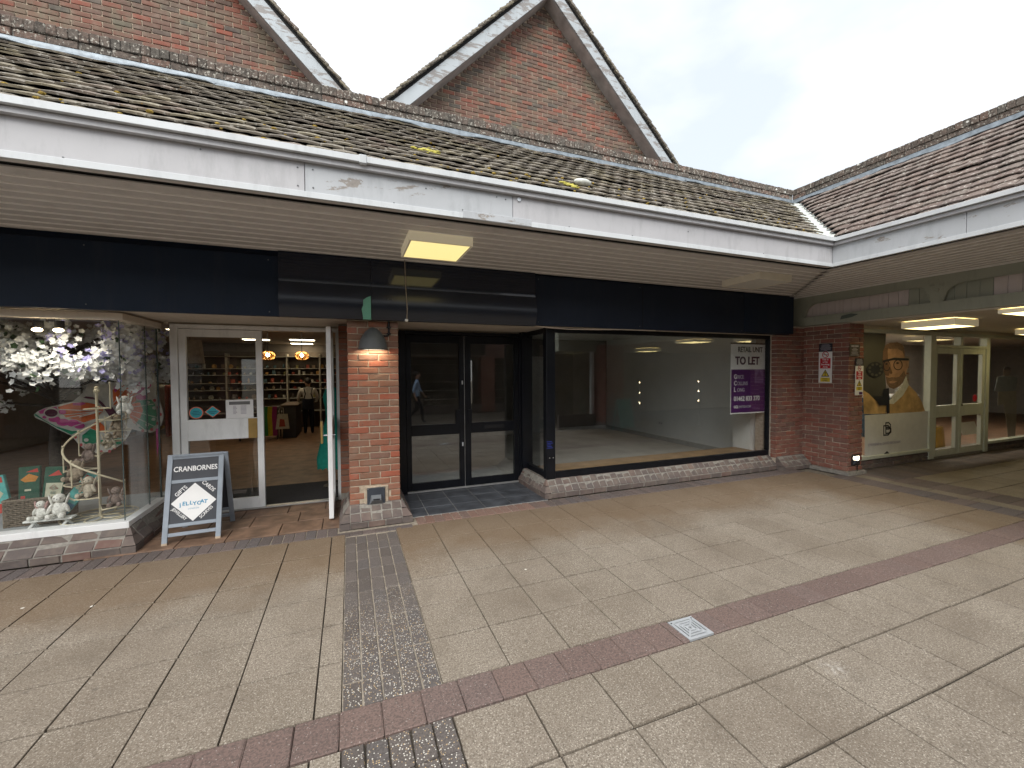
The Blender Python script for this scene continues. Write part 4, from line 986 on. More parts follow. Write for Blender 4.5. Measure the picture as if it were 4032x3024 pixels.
# ================================================================== notices on the corner pier
def notice(label, F, w_, h, lower=False):
    t = thing('safety_notice', label, 'notice', F.translation)
    d = .206*h
    MB(F).box(0, w_, 0, h-d, 0, .004).build('white_board', INK_WHITE, t); MB(F).box(0, w_, h-d+.002, h, 0, .004).build('dark_board', plain('notice_navy', (.012, .014, .025), .5), t)
    b = MB(F)
    for k in range(7): hw = (.28, .36, .33, .42, .38, .38, .12)[k]*w_; b.box(w_/2-hw, w_/2+hw, h-d*.12-d*.125*k-.006, h-d*.12-d*.125*k, .004, .005)
    b.build('printed_lines', INK_GREY, t)
    H = h-d; o = H*(.14 if lower else 0); H2 = H-o
    MB(F).lathe([(.13*H2*.62, .006), (.13*H2*.78, .006), (.13*H2*.78, .004)], 20, (w_/2, o+H2*.905, 0)).build('no_smoking_ring', INK_RED, t)
    MB(F @ Matrix.Translation((w_/2, o+H2*.905, 0)) @ Matrix.Rotation(-.78, 4, 'Z')).box(-.085*H2, .085*H2, -.005, .005, .0045, .006).build('no_smoking_bar', INK_RED, t)
    MB(F).box(w_/2-.045*w_*5, w_/2+.2*w_, o+H2*.895, o+H2*.91, .004, .0055).build('cigarette', INK_BLACK, t)
    MB(F).box(.11*w_, .89*w_, o+H2*.465, o+H2*.79, .004, .0055).build('red_field', INK_RED, t)
    for k, s in enumerate(('This is', 'a No', 'Smoking', 'Area')): text(s, F @ Matrix.Translation((w_/2, o+H2*(.725-.078*k), .006)), .070*H2*1.05, INK_WHITE, t, 'CENTER', bold=.001, thick=.0004)
    MB(F).prism([(.20*w_, o+H2*.20), (.82*w_, o+H2*.20), (.51*w_, o+H2*.43)], .004, .0055).build('warning_border', INK_BLACK, t)
    MB(F).prism([(.29*w_, o+H2*.222), (.73*w_, o+H2*.222), (.51*w_, o+H2*.39)], .0055, .0065).build('warning_triangle', INK_YELLOW, t)
    text('!', F @ Matrix.Translation((.51*w_, o+H2*.235, .007)), .17*H2, INK_BLACK, t, 'CENTER', bold=.003, thick=.0004)
    MB(F).box(.15*w_, .86*w_, o+H2*.035, o+H2*.17, .004, .0055).build('yellow_field', INK_YELLOW, t)
    for k, s in enumerate(('Uneven', 'Surface')): text(s, F @ Matrix.Translation((.505*w_, o+H2*(.115-.06*k), .006)), .052*H2, INK_BLACK, t, 'CENTER', bold=.0006, thick=.0004)
    if lower: MB(F).box(.5*w_, .93*w_, H*.02, H*.11, .004, .0055).build('purple_logo', INK_PURPLE, t)
    return t
notice('larger red white and yellow no smoking notice on the corner pier', F_left(7.484, 4.730, 1.49), .21, .66)
notice('narrower no smoking notice on the corner pier end, purple square at its foot', F_front(7.635, 4.264, 1.294), .205, .60, True)
t = thing('rules_notice', 'small dark sign with white lines above the narrower notice', 'notice', (7.6, 4.264, 1.93))
F = F_front(7.475, 4.264, 1.93)
MB(F).box(0, .265, 0, .19, 0, .004).build('board', plain('notice_brown', (.035, .022, .025), .5), t); b = MB(F)
for k in range(6): hw = (.045, .075, .06, .085, .08, .10)[k]; b.box(.1325-hw, .1325+hw, .122-.022*k, .130-.022*k, .004, .005)
b.build('printed_lines', INK_GREY, t); MB(F).box(.045, .125, .148, .170, .004, .005).box(.140, .225, .148, .170, .004, .005).build('printed_heading', INK_GREY, t)

# ================================================================== optician's front in the arcade
op = thing('shopfront', 'sage framed shopfront with portrait poster inside the arcade', 'shopfront', (10, 4.43, 0))
OY = 4.43
st = ST(BR_PLINTH); MB().box(8.0, 24, OY-.022, OY+.1, 0, .17).build('plinth_core', MORTAR_DK, op)
it = courses(F_front(0, OY-.03, 0), lambda z: (8.05, 10.2), .01, 2, st) + courses(F_front(0, OY-.03, 0), lambda z: (12.2, 20), .01, 2, st); pieces(op, 'brick', it, 300)
b = MB()
def fr(x0, x1, z0, z1, d0=-.05, d1=.05): b.cbox(x0, x1, OY+d0, OY+d1, z0, z1, .004)
fr(8.0, 10.09, .17, .225, -.06); fr(8.0, 24, 2.335, 2.40); fr(10.07, 10.24, .02, 2.336); fr(12.07, 12.20, .02, 2.336); fr(10.24, 12.07, 2.115, 2.165); fr(11.09, 11.17, 2.165, 2.336); fr(12.20, 24, .17, .225, -.06); fr(15.6, 15.7, .225, 2.335); fr(19, 19.1, .225, 2.335)
b.build('window_frame', SAGE_FRAME, op)
MB().box(8.0, 10.08, OY+.010, OY+.018, .22, 2.34).build('window_pane', GLASS, op); MB().box(12.19, 24, OY+.010, OY+.018, .22, 2.34).build('window_pane', GLASS, op)
MB().box(10.23, 11.10, OY+.010, OY+.018, 2.16, 2.34).box(11.16, 12.08, OY+.010, OY+.018, 2.16, 2.34).build('fanlight_pane', GLASS, op)
for (x0, x1) in ((10.245, 11.12), (11.14, 12.065)):
    b = MB(); g0, g1 = x0+.085, x1-.10
    for q in ((x0, g0, .05, 2.112), (g1, x1, .05, 2.112), (g0, g1, 2.0, 2.112), (g0, g1, .05, .16), (g0, g1, .79, 1.015)): b.cbox(q[0], q[1], OY-.03, OY+.03, q[2], q[3], .004)
    o = b.build('door', SAGE_FRAME, op); MB().box(g0-.005, g1+.005, OY, OY+.008, 1.01, 2.005).box(g0-.005, g1+.005, OY, OY+.008, .155, .795).build('door_pane', GLASS, o)
MB().cbox(11.20, 11.23, OY-.04, OY-.031, .985, 1.03, .003).build('lock', BLACK_PLASTIC, op)
# portrait poster on the glass
pt = thing('portrait_poster', 'window poster of a man with glasses, white collar and tan coat', 'poster', (9.1, 4.4, .93))
QP = lambda x, y: (lambda v: (v.x, v.z))(on_y(3300+x*.3617, 1300+y*.3617, OY))
FO = F_front(0, OY, 0); ly = [0.001]
def sh(n, mat, pts, par=None):
    ly[0] += .0009; return MB(FO).prism([QP(*p) for p in pts], ly[0]-.0007, ly[0]).build(n, mat, par or pt)
def disc(cx, cy, rx, ry, n=18): return [(cx+rx*math.cos(2*math.pi*k/n), cy+ry*math.sin(2*math.pi*k/n)) for k in range(n)]
SKIN_P = plain('print_skin', (.42, .25, .155), .6, var=.25, scale=7); BEARD = plain('print_beard', (.20, .125, .085), .6, var=.3, scale=30); COAT = plain('print_coat', (.50, .33, .145), .6, var=.35, scale=5); COLLAR = plain('print_collar', (.60, .60, .53), .6, var=.2, scale=12); PBLACK = plain('print_dark', (.02, .022, .03), .6); PGREY = plain('print_backdrop', (.075, .072, .062), .6, var=.2, scale=2); SKIN_D = plain('print_shade', (.17, .095, .06), .6, var=.2)
sh('backdrop', PGREY, [(272, 30), (520, 40), (500, 300), (520, 600), (500, 900), (272, 900)])
sh('portrait_coat', COAT, [(765, 595), (850, 680), (905, 770), (945, 882), (600, 905), (280, 915), (268, 650), (330, 690), (400, 760), (470, 800), (560, 790), (650, 760)])
sh('portrait_collar', COLLAR, [(735, 490), (768, 600), (700, 715), (600, 805), (550, 800), (545, 770), (600, 730), (560, 745), (640, 660), (700, 590)])
sh('portrait_head', SKIN_P, [(482, 330), (488, 230), (510, 170), (560, 140), (640, 130), (700, 165), (722, 230), (722, 310), (752, 318), (768, 340), (762, 395), (742, 440), (735, 495), (705, 560), (660, 612), (600, 640), (552, 622), (525, 570), (512, 490), (490, 420)])
sh('portrait_shade', SKIN_D, [(482, 330), (488, 230), (510, 170), (545, 146), (535, 230), (540, 330), (560, 430), (545, 500), (512, 490), (490, 420)])
sh('portrait_hair', BEARD, [(500, 190), (520, 158), (560, 140), (640, 130), (690, 155), (715, 200), (720, 290), (700, 235), (640, 200), (560, 205)])
MBd = sh('portrait_beard', BEARD, [(514, 505), (555, 520), (575, 512), (620, 515), (660, 505), (715, 440), (735, 495), (705, 560), (660, 612), (600, 640), (552, 622), (528, 575)])
sh('portrait_mouth', SKIN_P, [(545, 562), (585, 548), (640, 556), (600, 578), (560, 578)])
sh('portrait_nose', SKIN_D, [(548, 400), (562, 400), (585, 465), (575, 478), (552, 470)])
for (cx, cy, rx, ry) in ((645, 378, 50, 58), (522, 388, 38, 58)):
    o_ = disc(cx, cy, rx, ry); 
    for k in range(18): 
        a, b_ = o_[k], o_[(k+1) % 18]; ia = (cx+(a[0]-cx)*.84, cy+(a[1]-cy)*.84); ib = (cx+(b_[0]-cx)*.84, cy+(b_[1]-cy)*.84)
    bb = MB(FO); ly[0] += .0009
    for k in range(18):
        a, b_ = o_[k], o_[(k+1) % 18]; ia = (cx+(a[0]-cx)*.84, cy+(a[1]-cy)*.86); ib = (cx+(b_[0]-cx)*.84, cy+(b_[1]-cy)*.86)
        bb.prism([QP(*a), QP(*b_), QP(*ib), QP(*ia)], ly[0]-.0005, ly[0])
    bb.build('spectacle_rim', PBLACK, pt)
    sh('portrait_eye', PBLACK, disc(cx-5, cy-20, rx*.32, 9, 10))
sh('spectacle_bar', PBLACK, [(480, 330), (600, 300), (760, 308), (762, 330), (690, 330), (600, 325), (482, 350)])
sh('lens_wheel', PBLACK, disc(393, 430, 92, 86, 20)); 
for k in range(9): sh('wheel_lens', PGREY, disc(393+66*math.cos(k*.7), 430+60*math.sin(k*.7), 16, 14, 8))
sh('instrument_arm', PBLACK, [(380, 715), (475, 720), (478, 640), (535, 630), (540, 710), (545, 900), (515, 905), (510, 815), (430, 815)])
sh('lower_banner', plain('banner_grey', (.62, .62, .60), .6, var=.05), [(272, 925), (600, 905), (972, 880), (978, 1305), (272, 1372)])
def logoD(x, y, s, n):
    P = [QP(x, y), QP(x+s*.55, y-3), QP(x+s*.9, y+s*.35), QP(x+s*.9, y+s*.75), QP(x+s*.55, y+s*1.12), QP(x, y+s*1.15)]
    bb = MB(FO); ly[0] += .0009
    for k in range(6):
        a, c = Vector(P[k]), Vector(P[(k+1) % 6]); d = (c-a).normalized(); nn = Vector((-d.y, d.x))*.012
        bb.prism([tuple(a-nn-d*.01), tuple(c-nn+d*.01), tuple(c+nn+d*.01), tuple(a+nn-d*.01)], ly[0]-.0005, ly[0])
    bb.build(n, PBLACK, pt)
logoD(478, 1040, 88, 'logo_letter'); logoD(500, 1008, 58, 'logo_letter'); logoD(500, 1058, 55, 'logo_letter')
v = QP(308, 1262); text('EYEWEAR by DAVID BECKHAM', FO @ Matrix.Translation((v[0], v[1], .03)), .066, INK_GREY, pt, sx=1.02, thick=.0004, bold=.001)
sh('corner_mark', PBLACK, [(470, 1352), (512, 1312), (545, 1345)])
# things behind the optician's glass
shell('optician_floor', WOOD_FLOOR, (8.0, 23.5, 4.5, 8.5, -.016, .012)); shell('optician_ceiling', CEIL_WH, (8.0, 23.5, 4.6, 8.5, 2.55, 2.6))
t = thing('display_stand', 'yellow topped round display stand behind the arcade shop doors', 'display stand', (11.9, 5.4, 0))
YEL = plain('yellow_laminate', (.55, .33, .03), .5)
MB().lathe([(.0, .86), (.52, .86), (.52, .78), (.0, .78)], 24, (11.9, 5.4, 0)).build('top', YEL, t); MB().lathe([(.30, .78), (.30, .45)], 20, (11.9, 5.4, 0)).build('neck', BLACK_PLASTIC, t); MB().lathe([(.42, .45), (.46, .02), (.0, .02)], 20, (11.9, 5.4, 0)).lathe([(.0, .45), (.42, .45)], 20, (11.9, 5.4, 0)).build('drum', YEL, t)
t = thing('standee', 'life size cardboard standee of a man in grey jumper and cream trousers', 'standee', (13.5, 4.75, .2))
QS = lambda x, y: (lambda v: (v.x, v.z))(on_y(3300+x*.3617, 1300+y*.3617, 4.78)); FS = F_front(0, 4.78, 0)
def ss(n, mat, pts, z): MB(FS).prism([QS(*p) for p in pts], z-.006, z).build(n, mat, t)
ss('trousers', plain('print_cream', (.40, .36, .28), .7), [(1745, 660), (1940, 660), (1945, 900), (1930, 1165), (1850, 1170), (1830, 950), (1800, 800), (1740, 820)], .0)
ss('jumper', plain('print_jumper', (.28, .31, .33), .7), [(1730, 510), (1800, 500), (1900, 500), (1950, 515), (1935, 660), (1745, 670), (1700, 660)], .0065)
ss('head', plain('print_skin2', (.28, .21, .16), .7), disc(1830, 450, 42, 50), .013); ss('hair', plain('print_hair', (.10, .08, .07), .7), [(1790, 420), (1810, 398), (1850, 398), (1872, 420), (1860, 430), (1800, 430)], .0195)
t = thing('product_card', 'tilted white product card beside the cardboard standee', 'card', (12.9, 4.9, .2)); MB(frame((12.55, 4.9, .25), (1, 0, 0), (0, .3, 1))).box(0, .65, 0, .28, 0, .02).build('card', INK_WHITE, t)
t = thing('poster_panel', 'pale striped menu panel behind the arcade shop door', 'poster', (10.6, 4.8, .5)); MB().box(10.42, 10.72, 5.0, 5.03, .5, 1.98).build('panel', plain('panel_cream', (.40, .33, .25), .7), t)
b = MB()
for k in range(9): b.box(10.46, 10.68, 4.994, 4.999, .7+.13*k, .73+.13*k)
b.build('printed_lines', plain('ink_terracotta', (.30, .12, .07), .7), t)
t = thing('display_case', 'dark blue display case deep inside the arcade shop', 'display case', (12.8, 6.6, 0)); MB().cbox(12.1, 14.2, 6.4, 7.0, 0, 1.0, .01).build('cabinet', plain('case_blue', (.02, .07, .13), .5), t); MB().cbox(12.1, 14.2, 6.4, 7.0, 1.0, 1.03, .005).build('top', INK_WHITE, t)
LIT_STRIP = emit('strip_tube', (1.0, .92, .76), 9)
for x, wd in ((9.0, 'above the portrait poster'), (11.0, 'above the sage doors'), (13.2, 'above the standee'), (16.0, 'at the far right')):
    o = MB().box(x, x+1.1, 5.5, 5.8, 2.535, 2.548).build('strip_light', LIT_STRIP); tag(o, 'lit strip light in the arcade shop '+wd, 'light', 'strip lights inside the arcade shop')
o = MB().box(10.15, 10.32, 5.2, 5.3, 1.0, 1.06).build('sticker', INK_RED); bpy.data.objects.remove(o)
o = MB(F_front(11.78, OY-.001, 1.12)).lathe([(.0, .002), (.07, .002), (.07, 0)], 18).build('sticker', INK_RED); tag(o, 'round red sticker low on the arcade shop door glass', 'sticker')

for k, x in enumerate((9.2, 11.6, 14.0)):
    t = thing('display_shelves', 'lit wall of spectacle shelves inside the arcade shop, %s bay' % ('left', 'middle', 'right')[k], 'shelves', (x, 8.3, 0))
    MB().box(x, x+2.0, 8.44, 8.49, .3, 2.3).build('back_panel', INK_WHITE, t)
    for j in range(5): MB().cbox(x, x+2.0, 8.22, 8.44, .5+.36*j, .525+.36*j, .003).build('shelf', INK_WHITE, t)
    for j in range(5):
        for i in range(6): MB().cbox(x+.15+.3*i, x+.29+.3*i, 8.26, 8.32, .526+.36*j, .575+.36*j, .008).build('spectacles', BLACK_PLASTIC if (i+j) % 3 else BRASS, t)
# ================================================================== gift shop window display
t = thing('display_floor', 'pale grey display board inside the gift shop window', 'display board', (-4, 5.6, .2)); MB().cbox(-7.1, -2.09, 5.19, 6.35, .20, .250, .004).build('board', plain('board_grey', (.40, .43, .45), .6), t)
CREAM = plain('cream_metal', (.62, .56, .40), .5, var=.1)
t = thing('spiral_stand', 'cream metal spiral staircase stand in the gift shop window', 'display stand', (-2.395, 5.49, .25))
sx_, sy_ = -2.395, 5.49
MB().lathe([(.012, .25), (.012, 1.52), (.022, 1.525), (.026, 1.545), (.014, 1.56), (.020, 1.575), (.0, 1.59)], 10, (sx_, sy_, 0)).build('post', CREAM, t)
b = MB()
for k in range(6):
    a = k*math.pi/3; b.tube([(sx_+.02*math.cos(a), sy_+.02*math.sin(a), .262)]+[(sx_+.15*math.cos(a)+.135*math.cos(a+math.pi+2*math.pi*j/12), sy_+.15*math.sin(a)+.135*math.sin(a+math.pi+2*math.pi*j/12), .262) for j in range(13)], .007, 5)
b.tube([(sx_+.29*math.cos(k*math.pi/12), sy_+.29*math.sin(k*math.pi/12), .262) for k in range(24)], .008, 5, True); b.build('base', CREAM, t)
toy_spots = []
for i in range(9):
    a0 = math.radians(-20-48*i); z = .37+.125*i; a1 = a0-math.radians(44); R_ = .25
    P = [(sx_, sy_, z)]+[(sx_+R_*math.cos(a0+(a1-a0)*j/5), sy_+R_*math.sin(a0+(a1-a0)*j/5), z) for j in range(6)]
    MB().tube(P, .0065, 5, True).build('tread_rail', CREAM, t)
    MB().prism([(p[0], p[1]) for p in P], z-.003, z+.002).build('tread', plain('tread_brown', (.12, .095, .07), .7), t)
    e = P[1]; MB().tube([(e[0], e[1], z-.01), (e[0], e[1], z+.24)], .006, 5).ell((e[0], e[1], z+.25), (.011, .011, .011), 6).build('baluster', CREAM, t)
    am = (a0+a1)/2; toy_spots.append((sx_+.155*math.cos(am), sy_+.155*math.sin(am), z, am))
MB().tube([(sx_+.25*math.cos(math.radians(-20-4*k)), sy_+.25*math.sin(math.radians(-20-4*k)), .60+.0104*k) for k in range(66)], .009, 6).build('handrail', CREAM, t)
def fur(n, col): return plain(n, col, .95, spec=.1, var=.3, scale=60, bump=.8)
FURS = [fur('fur_white', (.72, .72, .68)), fur('fur_cream', (.50, .45, .36)), fur('fur_beige', (.33, .27, .20)), fur('fur_taupe', (.22, .17, .15)), fur('fur_pale_pink', (.58, .52, .48))]
EYE_M = plain('toy_eye', (.01, .01, .01), .2)
def rabbit(label, loc, h, mat, face, ear=None):
    t = thing('plush_rabbit', label, 'soft toy', loc, 'plush rabbits in the gift shop window')
    M = Matrix.Translation(loc) @ Matrix.Rotation(face, 4, 'Z') @ Matrix.Scale(h, 4)    # local -y is the front
    b = MB(M); RX = lambda a: Matrix.Rotation(a, 3, 'X'); RY = lambda a: Matrix.Rotation(a, 3, 'Y')
    b.ell((0, 0, .30), (.235, .20, .30), 14); b.ell((0, -.02, .74), (.19, .18, .185), 14); b.ell((0, -.13, .70), (.11, .09, .085), 10)
    for s in (-1, 1):
        b.ell((s*.24, -.10, .36), (.075, .085, .21), 10, RY(s*-.35)); b.ell((s*.16, -.30, .10), (.095, .21, .095), 10); b.ell((s*.18, -.47, .12), (.10, .07, .12), 10)
    b.build('body', mat, t, True)
    for s in (-1, 1): MB(M).ell((s*.235, .01, .66), (.045, .085, .26), 10, RY(s*.28)).build('ear', ear or mat, t, True)
    b = MB(M)
    for s in (-1, 1): b.ell((s*.085, -.185, .775), (.018, .014, .022), 6)
    b.ell((0, -.215, .735), (.022, .014, .016), 6); b.build('eyes_and_nose', EYE_M, t)
names = ['taupe plush rabbit on the lowest tread of the spiral stand', 'cream plush rabbit on the second tread of the spiral stand', 'beige plush rabbit on the third tread of the spiral stand', 'dark taupe plush rabbit on the fourth tread of the spiral stand', 'small cream plush rabbit halfway up the spiral stand', 'beige plush rabbit on the sixth tread of the spiral stand', 'grey plush rabbit below the top of the spiral stand', 'white plush rabbit at the top of the spiral stand']
TS = [(-2.23, 5.40, .375, .2), (-2.425, 5.37, .50, -.1), (-2.535, 5.42, .66, -.3), (-2.49, 5.55, .815, -.5), (-2.36, 5.60, .93, .6), (-2.24, 5.55, 1.04, .3), (-2.22, 5.46, 1.135, .1), (-2.155, 5.45, 1.30, .3)]
for k, (nm, q) in enumerate(zip(names, TS)):
    rabbit(nm, q[:3], (.20, .21, .21, .20, .17, .17, .17, .20)[k], FURS[(3, 1, 2, 3, 1, 2, 2, 0)[k]], q[3])
    tb = MB().box(q[0]-.08, q[0]+.08, q[1]-.05, q[1]+.08, q[2]-.006, q[2]-.001)
WPAINT = plain('white_paint', (.72, .74, .72), .5)
t = thing('toy_bench', 'small white bench holding two white plush rabbits', 'bench', (-2.68, 5.29, .25))
MB().cbox(-2.855, -2.505, 5.245, 5.335, .318, .335, .003).build('seat', WPAINT, t)
for x in (-2.80, -2.56):
    MB().tube([(x-.02, 5.25, .252), (x+.015, 5.30, .32)], .012, 6).build('leg', WPAINT, t); MB().tube([(x+.02, 5.33, .252), (x-.015, 5.28, .32)], .012, 6).build('leg', WPAINT, t)
rabbit('large white plush rabbit seated on the small white bench', (-2.622, 5.31, .338), .24, FURS[0], .15); rabbit('smaller white plush rabbit with pink ears on the bench', (-2.752, 5.31, .338), .18, FURS[0], -.25, fur('fur_pink_ear', (.55, .36, .34)))
WICK = plain('wicker', (.17, .14, .105), .8, var=.5, scale=60, bump=.5)
t = thing('wicker_basket', 'grey brown wicker basket of kit boxes in the gift shop window', 'basket', (-2.83, 5.52, .25))
bx0, bx1, by0, by1 = -3.06, -2.66, 5.40, 5.66
MB().box(bx0+.01, bx1-.01, by0+.01, by1-.01, .255, .27).box(bx0+.012, bx0+.02, by0+.012, by1-.012, .27, .49).box(bx1-.02, bx1-.012, by0+.012, by1-.012, .27, .49).box(bx0+.02, bx1-.02, by0+.012, by0+.02, .27, .49).box(bx0+.02, bx1-.02, by1-.02, by1-.012, .27, .49).build('lining', DARK, t)
for k in range(13):
    z = .262+.0185*k; n = 14; ring = []
    for (xa, ya, xb, yb) in ((bx0, by0, bx1, by0), (bx1, by0, bx1, by1), (bx1, by1, bx0, by1), (bx0, by1, bx0, by0)):
        for j in range(n):
            f = j/n; nx, ny = (yb-ya), -(xb-xa); L = math.hypot(nx, ny); o_ = .007*(1 if (j+k) % 2 else -1); ring.append((xa+(xb-xa)*f+nx/L*o_, ya+(yb-ya)*f+ny/L*o_, z))
    MB().tube(ring, .0085, 5, True).build('weave', WICK, t)
MB().tube([(bx0-.005, by0-.005, .505), (bx1+.005, by0-.005, .505), (bx1+.005, by1+.005, .505), (bx0-.005, by1+.005, .505)], .014, 6, True).build('rim', WICK, t)
for (x, y) in ((bx0, by0), (bx1, by0), (bx1, by1), (bx0, by1)): MB().tube([(x, y, .252), (x, y, .51)], .013, 6).build('corner_stake', WICK, t)
KG, KB = cl('kit_green', (.02, .09, .06)), cl('kit_blue', (.05, .22, .38))
KW, KR, KO, KT = cl('kit_cream', (.55, .55, .42)), cl('kit_red', (.48, .06, .05)), cl('kit_orange', (.55, .24, .05)), cl('kit_teal', (.10, .42, .40))
def kit(label, x, y, z, w_, h, tilt, base, bits):
    t = thing('kit_box', label, 'box', (x, y, z), 'craft kit boxes in the wicker basket')
    F = frame((x, y, z), (math.cos(tilt), 0, math.sin(tilt)), (-math.sin(tilt), .12, math.cos(tilt)))
    MB(F).cbox(0, w_, 0, h, -.035, 0, .003).build('carton', base, t)
    for (m_, q) in bits: MB(F).prism([(a*w_, c*h) for a, c in q], .0003, .0016).build('printed_patch', m_, t)
R4 = lambda a, b_, c, d: [(a, b_), (c, b_), (c, d), (a, d)]
kit('dark green kit box with orange picture in the basket', -3.02, 5.50, .36, .155, .44, .03, KG, [(KO, [(.1, .72), (.5, .84), (.95, .76), (.8, .66), (.3, .66)]), (KR, [(.35, .88), (.9, .95), (.95, .86)]), (KR, R4(.12, .12, .32, .36)), (KW, R4(.3, .46, .6, .5))])
kit('green and cream kit box with red picture in the basket', -2.86, 5.50, .37, .15, .42, -.06, KG, [(KW, [(.15, .0), (.85, .0), (1, .62), (.15, .62)]), (KR, [(.3, .50), (.55, .60), (.8, .48), (.55, .44)]), (KR, [(.2, .78), (.7, .92), (.9, .8)]), (KT, R4(.4, .36, .7, .42))])
kit('teal and blue kit box leaning out of the basket', -2.74, 5.47, .37, .11, .44, -.62, KT, [(KB, R4(0, 0, 1, .24)), (KW, R4(.1, .55, .9, .62)), (KR, R4(.1, .72, .9, .9)), (KW, R4(.2, .3, .8, .34))])
kit('turquoise and red kit box behind the basket front', -3.20, 5.50, .36, .14, .36, .22, KT, [(KR, R4(0, 0, 1, .25)), (KW, [(.2, .5), (.5, .7), (.8, .5), (.5, .35)]), (KR, R4(.1, .8, .9, .95))])
# butterfly kite
t = thing('butterfly_kite', 'large fabric butterfly kite with orange, magenta and green wings', 'kite', (-2.4, 6.25, .95))
QB = lambda x, y: (lambda v: (v.x, v.z))(on_y(x*.3165, 1400+y*.3165, 6.25)); FBk = F_front(0, 6.25, 0); lz = [.001]
def kt(n, mat, pts):
    lz[0] += .0008; MB(FBk).prism([QB(*p) for p in pts], lz[0]-.0006, lz[0]).build(n, mat, t)
ORG, MAG, GRN, PLU, CRM, GRD = cl('kite_orange', (.52, .11, .03)), cl('kite_magenta', (.42, .055, .22)), cl('kite_green', (.02, .20, .11)), cl('kite_plum', (.07, .012, .035)), cl('kite_cream', (.47, .46, .42)), cl('kite_dotred', (.35, .05, .06))
lz[0] = -.003; kt('wing_fabric', CRM, [(420, 735), (470, 690), (560, 650), (700, 620), (900, 572), (990, 500), (1060, 425), (1105, 345), (1250, 352), (1400, 345), (1500, 318), (1620, 270), (1690, 205), (1790, 180), (1880, 185), (1930, 235), (1948, 350), (1940, 480), (1985, 560), (2015, 650), (2037, 745), (2015, 850), (1960, 925), (1870, 960), (1760, 945), (1640, 915), (1590, 1010), (1500, 1110), (1350, 1195), (1200, 1228), (1090, 1195), (1000, 1130), (885, 995), (720, 920), (560, 825), (440, 775)])
lz[0] = .001
kt('green_border', GRN, [(425, 740), (445, 725), (560, 805), (700, 880), (900, 940), (1000, 935), (885, 985), (720, 905), (560, 815)])
kt('orange_field', ORG, [(720, 640), (900, 588), (1090, 585), (1210, 610), (1290, 655), (1275, 700), (1180, 790), (1060, 840), (960, 800), (820, 770), (760, 700)])
kt('magenta_patch', MAG, [(905, 590), (1040, 580), (1070, 600), (1000, 622), (910, 618)])
kt('magenta_patch', MAG, [(480, 695), (560, 660), (700, 635), (720, 665), (600, 665), (545, 720), (500, 725)])
for (cx, cy, rx, ry) in ((680, 790, 75, 38), (790, 830, 85, 45), (910, 840, 80, 45), (990, 870, 70, 40), (780, 700, 48, 30), (560, 765, 28, 18)): kt('magenta_patch', MAG, disc(cx, cy, rx, ry, 14))
kt('eye_ring', CRM, disc(645, 712, 96, 66)); kt('eye_spot', PLU, disc(645, 713, 80, 48))
kt('green_wing', GRN, [(1030, 990), (1130, 910), (1200, 930), (1210, 1080), (1090, 1110), (1030, 1070)]); kt('orange_field', ORG, [(1120, 890), (1220, 800), (1320, 890), (1330, 960), (1200, 930)]); kt('green_wing', GRN, [(1260, 1050), (1500, 1030), (1520, 1090), (1380, 1120), (1260, 1100)])
kt('orange_field', ORG, [(1410, 430), (1500, 330), (1600, 300), (1700, 300), (1720, 420), (1700, 560), (1560, 640), (1420, 620)]); kt('magenta_patch', MAG, [(1420, 400), (1500, 322), (1500, 400), (1440, 460)])
for (cx, cy, rx, ry) in ((1800, 285, 85, 40), (1795, 370, 95, 45), (1785, 450, 85, 38), (1770, 515, 75, 34)): kt('magenta_patch', MAG, disc(cx, cy, rx, ry, 14))
kt('eye_ring', CRM, disc(1755, 235, 72, 62)); kt('eye_spot', PLU, disc(1755, 232, 56, 48))
kt('green_wing', GRN, [(1690, 580), (1780, 555), (1890, 545), (1935, 600), (1960, 740), (1945, 860), (1880, 920), (1760, 915), (1700, 860)]); kt('orange_field', ORG, [(1640, 600), (1750, 580), (1790, 680), (1750, 780), (1690, 850), (1620, 760)])
for (cx, cy) in ((1850, 580), (1930, 650), (1920, 790), (1840, 860), (1730, 870)): kt('pale_dot', CRM, disc(cx, cy, 26, 20, 10))
for (cx, cy) in ((1935, 555), (1985, 640), (2008, 730), (1975, 840), (1900, 915), (1790, 930), (1380, 1185), (1440, 1145), (1030, 1105), (960, 1010), (1280, 1190)): kt('red_dot', GRD, disc(cx, cy, 20, 20, 8))
for (cx, cy) in ((1055, 950), (1095, 1045), (1420, 1065)): kt('pale_dot', CRM, disc(cx, cy, 30, 22, 10))
kt('body', PLU, [(1060, 520), (1090, 505), (1180, 515), (1250, 545), (1300, 585), (1360, 660), (1420, 640), (1500, 760), (1480, 800), (1410, 790), (1340, 690), (1270, 600), (1200, 545), (1090, 530)])
for a, c in (((740, 665), (1290, 690)), ((760, 740), (1290, 690)), ((830, 775), (1290, 690)), ((1010, 760), (1290, 690)), ((1420, 610), (1640, 340)), ((1440, 620), (1860, 420)), ((1450, 640), (1860, 330)), ((1650, 640), (1930, 600)), ((1650, 680), (1990, 770)), ((1660, 740), (1950, 880)), ((1650, 780), (1840, 930)), ((930, 880), (1200, 790))):
    d = Vector((c[0]-a[0], c[1]-a[1])).normalized(); nn = (-d.y*4.5, d.x*4.5); kt('vein', CRM, [(a[0]-nn[0], a[1]-nn[1]), (c[0]-nn[0], c[1]-nn[1]), (c[0]+nn[0], c[1]+nn[1]), (a[0]+nn[0], a[1]+nn[1])])
kt('tail_ribbon', MAG, [(1958, 905), (1990, 900), (1985, 1000), (1995, 1090), (1975, 1260), (1968, 1100)])
